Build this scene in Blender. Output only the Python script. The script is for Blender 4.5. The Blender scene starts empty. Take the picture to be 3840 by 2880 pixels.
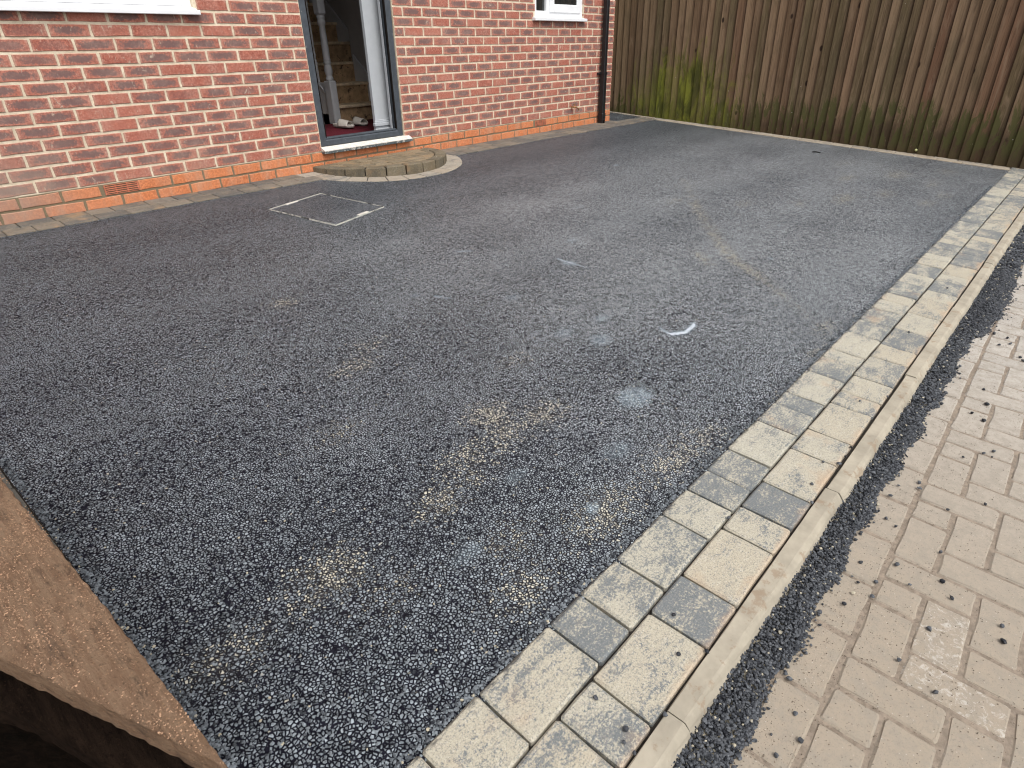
import bpy, math, random
import numpy as np
from mathutils import Vector, Matrix, noise as mnoise

rng = random.Random(7)
R = math.radians
sc = bpy.context.scene
COL = sc.collection

# ------------------------------------------------------------------ camera
CX, CY, CZ = -3.062726, -4.663704, 0.870588
YAW, PITCH, ROLL, FPX = 0.857793, 0.501900, -0.022585, 2295.454 / 3840.0
cy_, sy_, cp_, sp_ = math.cos(YAW), math.sin(YAW), math.cos(PITCH), math.sin(PITCH)
fwd = Vector((sy_ * cp_, cy_ * cp_, -sp_))
rt = Vector((cy_, -sy_, 0.0))
up = rt.cross(fwd)
r2 = math.cos(ROLL) * rt + math.sin(ROLL) * up
u2 = -math.sin(ROLL) * rt + math.cos(ROLL) * up
cam_d = bpy.data.cameras.new("camera")
cam = bpy.data.objects.new("camera", cam_d)
COL.objects.link(cam)
cam.matrix_world = Matrix(((r2.x, u2.x, -fwd.x, CX), (r2.y, u2.y, -fwd.y, CY),
                           (r2.z, u2.z, -fwd.z, CZ), (0, 0, 0, 1)))
cam_d.sensor_width = 36.0
cam_d.lens = 36.0 * FPX
cam_d.clip_start = 0.02
cam_d.clip_end = 200.0
sc.camera = cam

# ------------------------------------------------------------------ light
SUN_EL, SUN_AZ = R(58), R(196)          # azimuth clockwise from +Y
world = bpy.data.worlds.new("World")
sc.world = world
world.use_nodes = True
wn = world.node_tree
wn.nodes.clear()
wo = wn.nodes.new("ShaderNodeOutputWorld")
wb = wn.nodes.new("ShaderNodeBackground")
sky = wn.nodes.new("ShaderNodeTexSky")
sky.sky_type = 'NISHITA'
sky.sun_disc = False
sky.sun_elevation = SUN_EL
sky.sun_rotation = SUN_AZ
sky.air_density = 1.0
sky.dust_density = 4.0
sky.ozone_density = 1.0
hs = wn.nodes.new("ShaderNodeHueSaturation")
hs.inputs['Saturation'].default_value = 0.30
wn.links.new(sky.outputs[0], hs.inputs['Color'])
wn.links.new(hs.outputs[0], wb.inputs[0])
wb.inputs[1].default_value = 0.15
wn.links.new(wb.outputs[0], wo.inputs[0])
sd = bpy.data.lights.new("sun", 'SUN')
sd.energy = 1.0
sd.angle = R(28)
sd.color = (1.0, 0.97, 0.93)
sun = bpy.data.objects.new("sun", sd)
COL.objects.link(sun)
sdir = Vector((math.sin(SUN_AZ) * math.cos(SUN_EL), math.cos(SUN_AZ) * math.cos(SUN_EL), math.sin(SUN_EL)))
sun.rotation_euler = (-sdir).to_track_quat('-Z', 'Y').to_euler()
vs = sc.view_settings
vs.view_transform = 'Standard'
vs.look = 'None'
vs.gamma = 1.0
vs.use_curve_mapping = False
vs.exposure = 0.60
sc.cycles.filter_width = 1.1

# ------------------------------------------------------------------ helpers
SL = 0.054                                   # the drive falls away from the house


def gz(x, y, h=0.0):
    return SL * y + h


def px(P):
    """pixel (1024 wide) of a world point, and depth"""
    d = Vector(P) - Vector((CX, CY, CZ))
    w = d.dot(fwd)
    if w < 0.05:
        return None
    return (512 + 1024 * FPX * d.dot(r2) / w, 384 - 1024 * FPX * d.dot(u2) / w, w)


def in_view(P, m=40):
    q = px(P)
    return q is not None and -m < q[0] < 1024 + m and -m < q[1] < 768 + m


def mesh_from(verts, faces, name):
    me = bpy.data.meshes.new(name)
    me.from_pydata(verts, [], faces)
    me.update()
    return me


def link(name, me, mat=None, parent=None, loc=(0, 0, 0), smooth=False):
    o = bpy.data.objects.new(name, me)
    COL.objects.link(o)
    o.location = loc
    if parent is not None:
        o.parent = parent
        pl = parent.get('_wl', (0, 0, 0))
        o.location = Vector(loc) - Vector(pl)
    if me is not None and mat is not None and len(me.materials) == 0:
        me.materials.append(mat)
    if smooth and me is not None:
        me.shade_smooth()
    return o


def tag(o, label=None, cat=None, group=None, kind=None):
    if label: o['label'] = label
    if cat: o['category'] = cat
    if group: o['group'] = group
    if kind: o['kind'] = kind
    return o


WL = {}


def thing(name, label, cat, group=None, loc=(0, 0, 0)):
    o = bpy.data.objects.new(name, None)
    o.empty_display_size = 0.1
    COL.objects.link(o)
    o.location = loc
    o['_wl'] = tuple(loc)
    return tag(o, label, cat, group)


def set_attr(me, name, cols):
    """per-vertex colour attribute"""
    a = me.color_attributes.new(name, 'FLOAT_COLOR', 'POINT')
    arr = np.ones((len(me.vertices), 4), dtype=np.float32)
    cols = np.asarray(cols, dtype=np.float32)
    arr[:, :cols.shape[-1]] = cols
    a.data.foreach_set('color', arr.ravel())


def rnd3():
    return (rng.random(), rng.random(), rng.random())


class MB:
    """collects shapes into one mesh, with a colour attribute 'rnd'"""
    def __init__(s):
        s.v = []; s.f = []; s.c = []

    def add(s, vs_, fs_, c=None):
        o = len(s.v)
        s.v.extend(vs_)
        s.f.extend([tuple(i + o for i in f) for f in fs_])
        if c is None: c = (0.5, 0.5, 0.5)
        if len(c) and isinstance(c[0], (tuple, list)):
            s.c.extend(c)
        else:
            s.c.extend([c] * len(vs_))

    def box(s, x0, x1, y0, y1, z0, z1, c=None, bev=0.0):
        if bev <= 0:
            v = [(x, y, z) for x in (x0, x1) for y in (y0, y1) for z in (z0, z1)]
            f = [(0, 1, 3, 2), (4, 6, 7, 5), (0, 4, 5, 1), (2, 3, 7, 6), (0, 2, 6, 4), (1, 5, 7, 3)]
            s.add(v, f, c)
        else:
            b = bev
            V = []; idx = {}
            for sx in (0, 1):
                for sy in (0, 1):
                    for sz in (0, 1):
                        X = (x0, x1)[sx]; Y = (y0, y1)[sy]; Z = (z0, z1)[sz]
                        dx = b if sx == 0 else -b; dy = b if sy == 0 else -b; dz = b if sz == 0 else -b
                        for a, P in (('x', (X, Y + dy, Z + dz)), ('y', (X + dx, Y, Z + dz)), ('z', (X + dx, Y + dy, Z))):
                            idx[(sx, sy, sz, a)] = len(V); V.append(P)
            F = []
            g = lambda *k: idx[k]
            for sx in (0, 1):
                q = [g(sx, 0, 0, 'x'), g(sx, 1, 0, 'x'), g(sx, 1, 1, 'x'), g(sx, 0, 1, 'x')]
                F.append(q if sx else q[::-1])
            for sy in (0, 1):
                q = [g(0, sy, 0, 'y'), g(1, sy, 0, 'y'), g(1, sy, 1, 'y'), g(0, sy, 1, 'y')]
                F.append(q[::-1] if sy else q)
            for sz in (0, 1):
                q = [g(0, 0, sz, 'z'), g(1, 0, sz, 'z'), g(1, 1, sz, 'z'), g(0, 1, sz, 'z')]
                F.append(q if sz else q[::-1])
            for sx in (0, 1):
                for sy in (0, 1):
                    F.append([g(sx, sy, 0, 'x'), g(sx, sy, 0, 'y'), g(sx, sy, 1, 'y'), g(sx, sy, 1, 'x')])
                for sz in (0, 1):
                    F.append([g(sx, 0, sz, 'x'), g(sx, 0, sz, 'z'), g(sx, 1, sz, 'z'), g(sx, 1, sz, 'x')])
                for sy in (0, 1):
                    for sz in (0, 1):
                        F.append([g(sx, sy, sz, 'x'), g(sx, sy, sz, 'y'), g(sx, sy, sz, 'z')])
            for sy in (0, 1):
                for sz in (0, 1):
                    F.append([g(0, sy, sz, 'y'), g(0, sy, sz, 'z'), g(1, sy, sz, 'z'), g(1, sy, sz, 'y')])
            s.add(V, F, c)

    def lathe(s, prof, cx, cy, n=16, c=None):
        V = []; F = []
        for r, z in prof:
            for k in range(n):
                a = 2 * math.pi * k / n
                V.append((cx + r * math.cos(a), cy + r * math.sin(a), z))
        for i in range(len(prof) - 1):
            for k in range(n):
                F.append((i * n + k, i * n + (k + 1) % n, (i + 1) * n + (k + 1) % n, (i + 1) * n + k))
        F.append(tuple(range(n))[::-1])
        F.append(tuple((len(prof) - 1) * n + k for k in range(n)))
        s.add(V, F, c)

    def tube(s, pts, r, n=10, c=None):
        V = []; F = []
        P = [Vector(p) for p in pts]
        for i, p in enumerate(P):
            t = (P[min(i + 1, len(P) - 1)] - P[max(i - 1, 0)]).normalized()
            a = t.cross(Vector((0.13, 0.21, 0.97))).normalized(); b = t.cross(a)
            rr = r[i] if isinstance(r, (list, tuple)) else r
            for k in range(n):
                q = p + rr * (math.cos(2 * math.pi * k / n) * a + math.sin(2 * math.pi * k / n) * b)
                V.append(tuple(q))
        for i in range(len(P) - 1):
            for k in range(n):
                F.append((i * n + k, i * n + (k + 1) % n, (i + 1) * n + (k + 1) % n, (i + 1) * n + k))
        F.append(tuple(range(n))[::-1]); F.append(tuple((len(P) - 1) * n + k for k in range(n)))
        s.add(V, F, c)

    def mesh(s, name, origin=(0, 0, 0)):
        o = origin
        me = mesh_from([(a - o[0], b - o[1], c - o[2]) for a, b, c in s.v], s.f, name)
        set_attr(me, 'rnd', s.c)
        bm = bmesh_new(me)
        return me

    def build(s, name, mat, parent=None, origin=(0, 0, 0), smooth=False):
        me = s.mesh(name, origin)
        return link(name, me, mat, parent, origin, smooth)


import bmesh


def bmesh_new(me):
    bm = bmesh.new(); bm.from_mesh(me)
    bmesh.ops.recalc_face_normals(bm, faces=bm.faces)
    bm.to_mesh(me); bm.free()
    return me


# ------------------------------------------------------------------ materials
class NT:
    def __init__(s, name):
        s.m = bpy.data.materials.new(name); s.m.use_nodes = True
        s.t = s.m.node_tree; s.t.nodes.clear()
        s.out = s.t.nodes.new("ShaderNodeOutputMaterial")
        s.b = s.t.nodes.new("ShaderNodeBsdfPrincipled")
        s.t.links.new(s.b.outputs[0], s.out.inputs[0])
        s.b.inputs['Roughness'].default_value = 0.8
        s.b.inputs['Specular IOR Level'].default_value = 0.2

    def n(s, typ, **kw):
        nd = s.t.nodes.new(typ)
        for k, v in kw.items():
            if k.startswith('i_'):
                nd.inputs[k[2:].replace('_', ' ')].default_value = v
            else:
                setattr(nd, k, v)
        return nd

    def l(s, a, b): s.t.links.new(a, b)

    def val(s, sock, v):
        if hasattr(v, 'node') or isinstance(v, bpy.types.NodeSocket): s.l(v, sock)
        else: sock.default_value = v

    def pos(s):
        return s.n("ShaderNodeNewGeometry").outputs['Position']

    def attr(s, name='rnd'):
        a = s.n("ShaderNodeAttribute", attribute_name=name)
        sp = s.n("ShaderNodeSeparateColor")
        s.l(a.outputs['Color'], sp.inputs[0])
        return sp.outputs

    def mapv(s, v, scale=(1, 1, 1), loc=(0, 0, 0), rot=(0, 0, 0)):
        m = s.n("ShaderNodeMapping")
        s.l(v, m.inputs[0]); m.inputs['Scale'].default_value = scale
        m.inputs['Location'].default_value = loc; m.inputs['Rotation'].default_value = rot
        return m.outputs[0]

    def offs(s, v, col, k=37.0):
        """shift a coordinate by the piece's own random numbers"""
        a = s.n("ShaderNodeVectorMath", operation='SCALE'); s.l(col, a.inputs[0]); a.inputs['Scale'].default_value = k
        b = s.n("ShaderNodeVectorMath", operation='ADD'); s.l(v, b.inputs[0]); s.l(a.outputs[0], b.inputs[1])
        return b.outputs[0]

    def noise(s, v, sc_, det=4, rough=0.6, dist=0.0):
        t = s.n("ShaderNodeTexNoise"); s.l(v, t.inputs['Vector'])
        t.inputs['Scale'].default_value = sc_; t.inputs['Detail'].default_value = det
        t.inputs['Roughness'].default_value = rough; t.inputs['Distortion'].default_value = dist
        return t.outputs['Fac']

    def vor(s, v, sc_, feature='F1', out='Distance', rnd_=1.0):
        t = s.n("ShaderNodeTexVoronoi", feature=feature); s.l(v, t.inputs['Vector'])
        t.inputs['Scale'].default_value = sc_; t.inputs['Randomness'].default_value = rnd_
        return t.outputs[out]

    def ramp(s, f, a, b, lo=0.0, hi=1.0):
        m = s.n("ShaderNodeMapRange", interpolation_type='SMOOTHSTEP')
        s.val(m.inputs['Value'], f)
        m.inputs['From Min'].default_value = a; m.inputs['From Max'].default_value = b
        m.inputs['To Min'].default_value = lo; m.inputs['To Max'].default_value = hi
        return m.outputs[0]

    def math(s, op, a, b=0.0, c=0.0):
        m = s.n("ShaderNodeMath", operation=op)
        s.val(m.inputs[0], a); s.val(m.inputs[1], b)
        if op == 'MULTIPLY_ADD': s.val(m.inputs[2], c)
        return m.outputs[0]

    def mix(s, f, a, b, mode='MIX'):
        m = s.n("ShaderNodeMix", data_type='RGBA', blend_type=mode)
        s.val(m.inputs[0], f)
        for k, v in ((6, a), (7, b)):
            if isinstance(v, tuple): m.inputs[k].default_value = (*v[:3], 1)
            else: s.l(v, m.inputs[k])
        return m.outputs[2]

    def color(s, c):
        if isinstance(c, tuple): s.b.inputs['Base Color'].default_value = (*c, 1)
        else: s.l(c, s.b.inputs['Base Color'])

    def rough(s, r): s.val(s.b.inputs['Roughness'], r)

    def bump(s, h, strength=0.4, dist=0.002):
        b = s.n("ShaderNodeBump"); b.inputs['Strength'].default_value = strength
        b.inputs['Distance'].default_value = dist
        s.l(h, b.inputs['Height']); s.l(b.outputs[0], s.b.inputs['Normal'])


def pos_z(N, axis=2):
    sp = N.n("ShaderNodeSeparateXYZ"); N.l(N.pos(), sp.inputs[0])
    return sp.outputs[axis]


def mat_brick(name, base, base2, dark, dark_amt, smear=0.5, lowdust=False):
    N = NT(name); P = N.pos(); A = N.attr('rnd'); L = N.attr('loc')
    at = N.n("ShaderNodeAttribute", attribute_name='rnd').outputs['Color']
    Q = N.offs(P, at, 13.0)
    n1 = N.noise(Q, 9, 3); n2 = N.noise(Q, 70, 5, 0.7); n3 = N.noise(Q, 260, 3, 0.7)
    c = N.mix(A[1], base, base2)
    c = N.mix(N.ramp(n2, 0.35, 0.75), c, tuple(min(1, v * 1.35) for v in base2))
    c = N.mix(N.ramp(n3, 0.5, 0.72, 0, 0.5), c, tuple(v * 0.40 for v in base))
    fl = N.noise(Q, 120, 5, 0.8, 0.5)
    c = N.mix(N.ramp(fl, 0.575, 0.63, 0, 0.75 * smear), c, (0.60, 0.36, 0.27))
    c = N.mix(N.ramp(fl, 0.42, 0.34, 0, 0.5), c, tuple(v * 0.35 for v in base))
    # the burnt, greyish heart of each facing brick
    wob = N.math('MULTIPLY', N.math('SUBTRACT', n2, 0.5), 1.3)
    wob2 = N.math('MULTIPLY', N.math('SUBTRACT', n1, 0.5), 0.9)
    mu = N.math('ADD', N.math('MULTIPLY', L[0], 1.0), wob)
    mv = N.math('ADD', N.math('MULTIPLY', L[1], 1.12), wob)
    mu = N.math('ADD', mu, wob2)
    p4 = lambda q: N.math('POWER', N.math('MAXIMUM', q, 0.0), 3.0)
    m = N.math('POWER', N.math('ADD', p4(mu), p4(mv)), 0.333)
    hasd = N.ramp(A[0], dark_amt - 0.12, dark_amt + 0.1)
    dm = N.math('MULTIPLY', N.ramp(m, 0.98, 0.50), hasd)
    dm = N.math('MULTIPLY', dm, N.ramp(n3, 0.2, 0.6, 0.65, 0.95))
    c = N.mix(dm, c, dark)
    # lime smears left by pointing
    sm = N.ramp(N.noise(N.mapv(Q, (1, 1, 0.7)), 24, 6, 0.72, 0.6), 0.60, 0.70, 0, smear)
    edge = N.ramp(N.math('ADD', N.math('MAXIMUM', L[0], L[1]), N.math('MULTIPLY', n2, 0.35)), 1.02, 1.25, 0, 0.55)
    c = N.mix(N.math('MAXIMUM', sm, N.math('MULTIPLY', edge, smear)), c, (0.55, 0.44, 0.34))
    fm = N.ramp(N.noise(P, 5.5, 6, 0.75), 0.40, 0.68, 0.0, 0.34 * smear)
    fm = N.math('MULTIPLY', fm, N.ramp(n2, 0.3, 0.65, 0.3, 1.0))
    c = N.mix(fm, c, (0.50, 0.36, 0.29))
    # runs of dust low on the wall
    z = pos_z(N)
    x = pos_z(N, 0)
    low = N.math('MULTIPLY', N.ramp(z, 0.42, 0.03, 0, 1), N.ramp(N.noise(N.mapv(P, (3, 3, 0.8)), 3.0, 5, 0.65), 0.42, 0.7, 0, 0.34))
    c = N.mix(low, c, (0.50, 0.36, 0.26))
    lefty = N.math('MULTIPLY', N.ramp(x, -1.55, -2.35), N.ramp(z, 0.60, 0.15))  # low left bricks mixed towards grey-tan
    lefty = N.math('MULTIPLY', lefty, N.ramp(n1, 0.2, 0.8, 0.55, 0.95))
    c = N.mix(lefty, c, (0.33, 0.25, 0.20))
    N.color(c)
    N.rough(N.ramp(n2, 0.2, 0.8, 0.75, 0.95))
    h = N.math('ADD', N.math('MULTIPLY', n2, 0.8), N.math('MULTIPLY', n3, 0.5))
    N.bump(h, 0.55, 0.004)
    return N.m


def mat_mortar():
    N = NT("mortar"); P = N.pos()
    n1 = N.noise(P, 14, 4); n2 = N.noise(P, 180, 4, 0.7)
    c = N.mix(N.ramp(n1, 0.3, 0.7), (0.58, 0.48, 0.35), (0.78, 0.68, 0.52))
    c = N.mix(N.ramp(n2, 0.50, 0.75, 0, 0.45), c, (0.40, 0.32, 0.22))
    c = N.mix(N.ramp(pos_z(N), 0.153, 0.147), c, (0.21, 0.165, 0.105))
    N.color(c); N.rough(0.95); N.bump(N.math('ADD', n1, n2), 0.7, 0.004)
    return N.m


def mat_sett(name, pale, grey, thr=(0.48, 0.6), warm=0.5, grime=0.0, size=7.0):
    N = NT(name); P = N.pos(); A = N.attr('rnd')
    at = N.n("ShaderNodeAttribute", attribute_name='rnd').outputs['Color']
    Q = N.offs(P, at, 21.0)
    big = N.noise(N.mapv(Q, (1, 1.8, 1)), size, 4, 0.62, 0.5)
    mid = N.noise(N.mapv(Q, (1.0, 3.2, 1)), 26, 5, 0.75)
    fine = N.noise(P, 330, 4, 0.75)
    speck = N.vor(P, 300)
    f2 = N.noise(P, 170, 5, 0.8)
    t = N.math('ADD', N.math('ADD', big, N.math('MULTIPLY', A[0], 0.30)), N.math('MULTIPLY', N.math('SUBTRACT', mid, 0.5), 0.70))
    t = N.math('ADD', t, N.math('MULTIPLY', N.math('SUBTRACT', f2, 0.5), 1.5))
    g = N.ramp(t, thr[0] + 0.13, thr[1] + 0.13, 0, 0.92)
    pale2 = N.mix(N.math('MULTIPLY', A[1], warm), pale, (pale[0] * 0.98, pale[1] * 0.86, pale[2] * 0.74))
    pale2 = N.mix(N.ramp(mid, 0.5, 0.75, 0, 0.35), pale2, (0.72, 0.68, 0.60))
    c = N.mix(g, pale2, grey)
    f3 = N.noise(P, 240, 5, 0.85)
    c = N.mix(N.ramp(f3, 0.50, 0.62, 0, 0.68), c, tuple(v * 0.75 for v in grey))
    c = N.mix(N.ramp(fine, 0.52, 0.70, 0, 0.45), c, tuple(v * 0.6 for v in grey))
    c = N.mix(N.ramp(fine, 0.46, 0.30, 0, 0.35), c, (0.75, 0.72, 0.66))
    rust = N.ramp(N.noise(Q, 5.0, 3), 0.60, 0.72, 0, 0.30 * warm * 2)
    c = N.mix(rust, c, (0.42, 0.25, 0.13))
    if name == 'kerb_sett':
        dd_ = N.math('ADD', N.math('MULTIPLY', pos_z(N, 0), 0.0305), N.math('ADD', pos_z(N, 1), 4.193))
        sm_ = N.math('ADD', dd_, N.math('MULTIPLY', N.math('SUBTRACT', mid, 0.5), 0.07))
        c = N.mix(N.ramp(sm_, -0.016, -0.001, 0, 0.8), c, (0.06, 0.055, 0.05))
        oe = N.math('ADD', dd_, N.math('MULTIPLY', N.math('SUBTRACT', big, 0.5), 0.10))
        c = N.mix(N.ramp(oe, -0.262, -0.285, 0, 0.38), c, (0.40, 0.26, 0.16))
        c = N.mix(N.ramp(N.noise(P, 60, 5, 0.8, 0.8), 0.60, 0.66, 0, 0.5), c, (0.22, 0.19, 0.15))
    if grime > 0:
        c = N.mix(N.ramp(N.noise(P, 6, 5, 0.7), 0.35, 0.75, grime * 0.3, grime), c, (0.16, 0.12, 0.07))
    N.color(c); N.rough(0.82)
    N.bump(N.math('ADD', N.math('MULTIPLY', mid, 0.7), N.math('MULTIPLY', fine, 0.55)), 0.5, 0.003)
    return N.m


def mat_simple(name, col, rough=0.6, var=0.15, nsc=30, bump=0.15, metal=0.0, speck=None, coat=0.0):
    N = NT(name); P = N.pos()
    n1 = N.noise(P, nsc, 4, 0.65); n2 = N.noise(P, nsc * 7, 3, 0.7)
    c = N.mix(N.ramp(n1, 0.3, 0.7), tuple(v * (1 - var) for v in col), tuple(min(1, v * (1 + var)) for v in col))
    if speck:
        c = N.mix(N.ramp(N.noise(P, speck[2], 5, 0.75), speck[3], speck[3] + 0.08, 0, speck[1]), c, speck[0])
    N.color(c); N.rough(N.ramp(n2, 0.3, 0.7, rough * 0.85, min(1, rough * 1.15)))
    N.b.inputs['Metallic'].default_value = metal
    N.b.inputs['Specular IOR Level'].default_value = 0.45 if rough < 0.55 else (0.05 if max(col) < 0.02 else 0.2)
    N.bump(n2, bump, 0.002)
    return N.m


def mat_tarmac():
    N = NT("tarmac"); P = N.pos()
    D = N.attr('dust')
    ww = N.n("ShaderNodeTexNoise"); N.l(P, ww.inputs['Vector']); ww.inputs['Scale'].default_value = 90
    wv = N.n("ShaderNodeVectorMath", operation='SCALE'); N.l(ww.outputs['Color'], wv.inputs[0]); wv.inputs['Scale'].default_value = 0.006
    wa = N.n("ShaderNodeVectorMath", operation='ADD'); N.l(P, wa.inputs[0]); N.l(wv.outputs[0], wa.inputs[1])
    Pw = N.mapv(wa.outputs[0], (1, 1, 0.2))
    S_ = 132.0
    de = N.vor(Pw, S_, 'DISTANCE_TO_EDGE')
    vc = N.n("ShaderNodeTexVoronoi", feature='F1'); N.l(Pw, vc.inputs['Vector']); vc.inputs['Scale'].default_value = S_
    cs = N.n("ShaderNodeSeparateColor"); N.l(vc.outputs['Color'], cs.inputs[0])
    de2 = N.vor(Pw, 62.0, 'DISTANCE_TO_EDGE')
    fine = N.noise(P, 420, 3, 0.7)
    n1 = N.noise(P, 2.2, 4, 0.6); n2 = N.noise(P, 22, 5, 0.7)
    top = N.ramp(N.math('ADD', de, N.math('MULTIPLY', N.math('SUBTRACT', fine, 0.5), 0.10)), 0.07, 0.22)
    sunk = N.ramp(N.math('ADD', cs.outputs[1], N.math('MULTIPLY', N.math('SUBTRACT', n2, 0.5), 0.8)), -0.12, 0.16)
    top = N.math('MULTIPLY', top, sunk)
    stone = N.mix(cs.outputs[0], (0.140, 0.165, 0.182), (0.260, 0.298, 0.322))
    stone = N.mix(N.ramp(n1, 0.35, 0.7, 0, 0.30), stone, (0.20, 0.235, 0.27))
    film_sheen = N.math('MULTIPLY', N.math('MULTIPLY', N.ramp(pos_z(N, 0), -2.9, 0.2), N.ramp(pos_z(N, 1), -0.7, -2.3, 0.10, 1.0)), N.ramp(N.noise(P, 1.1, 5, 0.6), 0.30, 0.62, 0.50, 0.95))  # dust film, plus the drive's sheen gradient painted as a paler tone
    stone = N.mix(film_sheen, stone, (0.50, 0.535, 0.545))
    c = N.mix(top, N.mix(film_sheen, (0.011, 0.011, 0.017), (0.050, 0.053, 0.062)), stone)
    gr = N.noise(P, 75, 3, 0.8); gr2 = N.noise(P, 38, 3, 0.8)
    k_ = N.math('ADD', N.ramp(gr, 0.36, 0.64, 0.55, 1.0), N.ramp(gr2, 0.37, 0.63, -0.04, 0.46))
    vm = N.n('ShaderNodeVectorMath', operation='SCALE'); N.l(c, vm.inputs[0]); N.l(k_, vm.inputs['Scale'])
    c = vm.outputs[0]
    # pale grit caught on the stones, blue-white chalky marks
    fn2 = N.math('ADD', N.math('MULTIPLY', N.noise(P, 130, 3, 0.8), 0.7), N.math('MULTIPLY', N.noise(P, 28, 4, 0.7), 0.42))
    dd = N.math('MULTIPLY', D[0], N.ramp(N.noise(P, 24, 4, 0.7), 0.36, 0.60, 0.25, 1.05))
    sel = N.ramp(N.math('SUBTRACT', N.math('MULTIPLY', dd, 0.95), cs.outputs[2]), 0.0, 0.10)
    c = N.mix(N.math('MULTIPLY', N.math('MULTIPLY', sel, top), 0.8), c, (0.60, 0.56, 0.44))
    c = N.mix(N.math('MULTIPLY', dd, 0.07), c, (0.40, 0.37, 0.30))
    d2 = N.ramp(N.math('ADD', D[1], N.math('MULTIPLY', N.math('SUBTRACT', fn2, 0.5), 0.9)), 0.35, 0.9)
    c = N.mix(N.math('MULTIPLY', N.math('MULTIPLY', d2, 0.65), N.ramp(top, 0.0, 1.0, 0.4, 1.0)), c, (0.42, 0.52, 0.58))
    c = N.mix(N.ramp(D[1], 0.95, 1.25, 0, 0.85), c, (0.60, 0.66, 0.72))
    # stray light chips
    lc = N.math('MULTIPLY', N.ramp(cs.outputs[2], 0.993, 0.997), top)
    c = N.mix(N.math('MULTIPLY', lc, 0.8), c, (0.42, 0.38, 0.30))
    c = N.mix(N.math('MULTIPLY', D[2], 0.6), c, (0.09, 0.085, 0.08))
    N.color(c)
    N.rough(N.ramp(cs.outputs[0], 0, 1, 0.34, 0.58))
    N.l(N.math('MULTIPLY_ADD', top, 0.85, 0.03), N.b.inputs['Specular IOR Level'])
    h = N.math('ADD', N.math('MULTIPLY', top, 1.0), N.math('MULTIPLY', cs.outputs[1], 0.55))
    h = N.math('ADD', h, N.math('MULTIPLY', n2, 0.6))
    N.bump(h, 1.0, 0.0030)
    return N.m


def mat_stone_chip():
    N = NT("bitumen_stone"); P = N.pos(); A = N.attr('rnd')
    n = N.noise(P, 500, 3, 0.7)
    c = N.mix(A[0], (0.010, 0.011, 0.015), (0.105, 0.112, 0.122))
    c = N.mix(N.ramp(A[1], 0.975, 0.985), c, (0.40, 0.36, 0.27))
    c = N.mix(N.ramp(n, 0.5, 0.75, 0, 0.4), c, (0.11, 0.115, 0.12))
    N.color(c); N.rough(0.42); N.bump(n, 0.3, 0.001)
    return N.m


def mat_block(name, col):
    N = NT(name); P = N.pos(); A = N.attr('rnd')
    at = N.n("ShaderNodeAttribute", attribute_name='rnd').outputs['Color']
    Q = N.offs(P, at, 11.0)
    n1 = N.noise(P, 3.0, 4); n2 = N.noise(Q, 30, 5, 0.7); n3 = N.noise(P, 300, 4, 0.75)
    c = N.mix(A[0], tuple(v * 0.84 for v in col), tuple(v * 1.10 for v in col))
    # greyer and lighter towards the far end of the drive, browner near
    c = N.mix(N.ramp(pos_z(N, 0), -2.0, 0.3), (col[0] * 0.93, col[1] * 0.88, col[2] * 0.83), N.mix(0.5, c, (0.50, 0.475, 0.44)))
    c = N.mix(N.ramp(n2, 0.38, 0.66, 0, 0.6), c, tuple(v * 0.78 for v in col))
    c = N.mix(N.ramp(N.noise(P, 110, 5, 0.8), 0.52, 0.64, 0, 0.35), c, tuple(v * 0.6 for v in col))
    c = N.mix(N.ramp(n3, 0.56, 0.68, 0, 0.5), c, tuple(v * 0.45 for v in col))
    c = N.mix(N.ramp(N.vor(P, 85), 0.10, 0.05, 0, 0.6), c, (0.60, 0.56, 0.50))
    c = N.mix(N.math('MULTIPLY', N.ramp(A[2], 0.93, 0.96), N.ramp(N.noise(N.mapv(P, (1, 1, 1), rot=(0, 0, 0.6)), 55, 5, 0.8, 1.0), 0.50, 0.62, 0, 0.45)), c, (0.60, 0.57, 0.52))
    N.color(c); N.rough(0.9)
    N.bump(N.math('ADD', N.math('MULTIPLY', n2, 0.8), n3), 0.45, 0.003)
    return N.m


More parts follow.
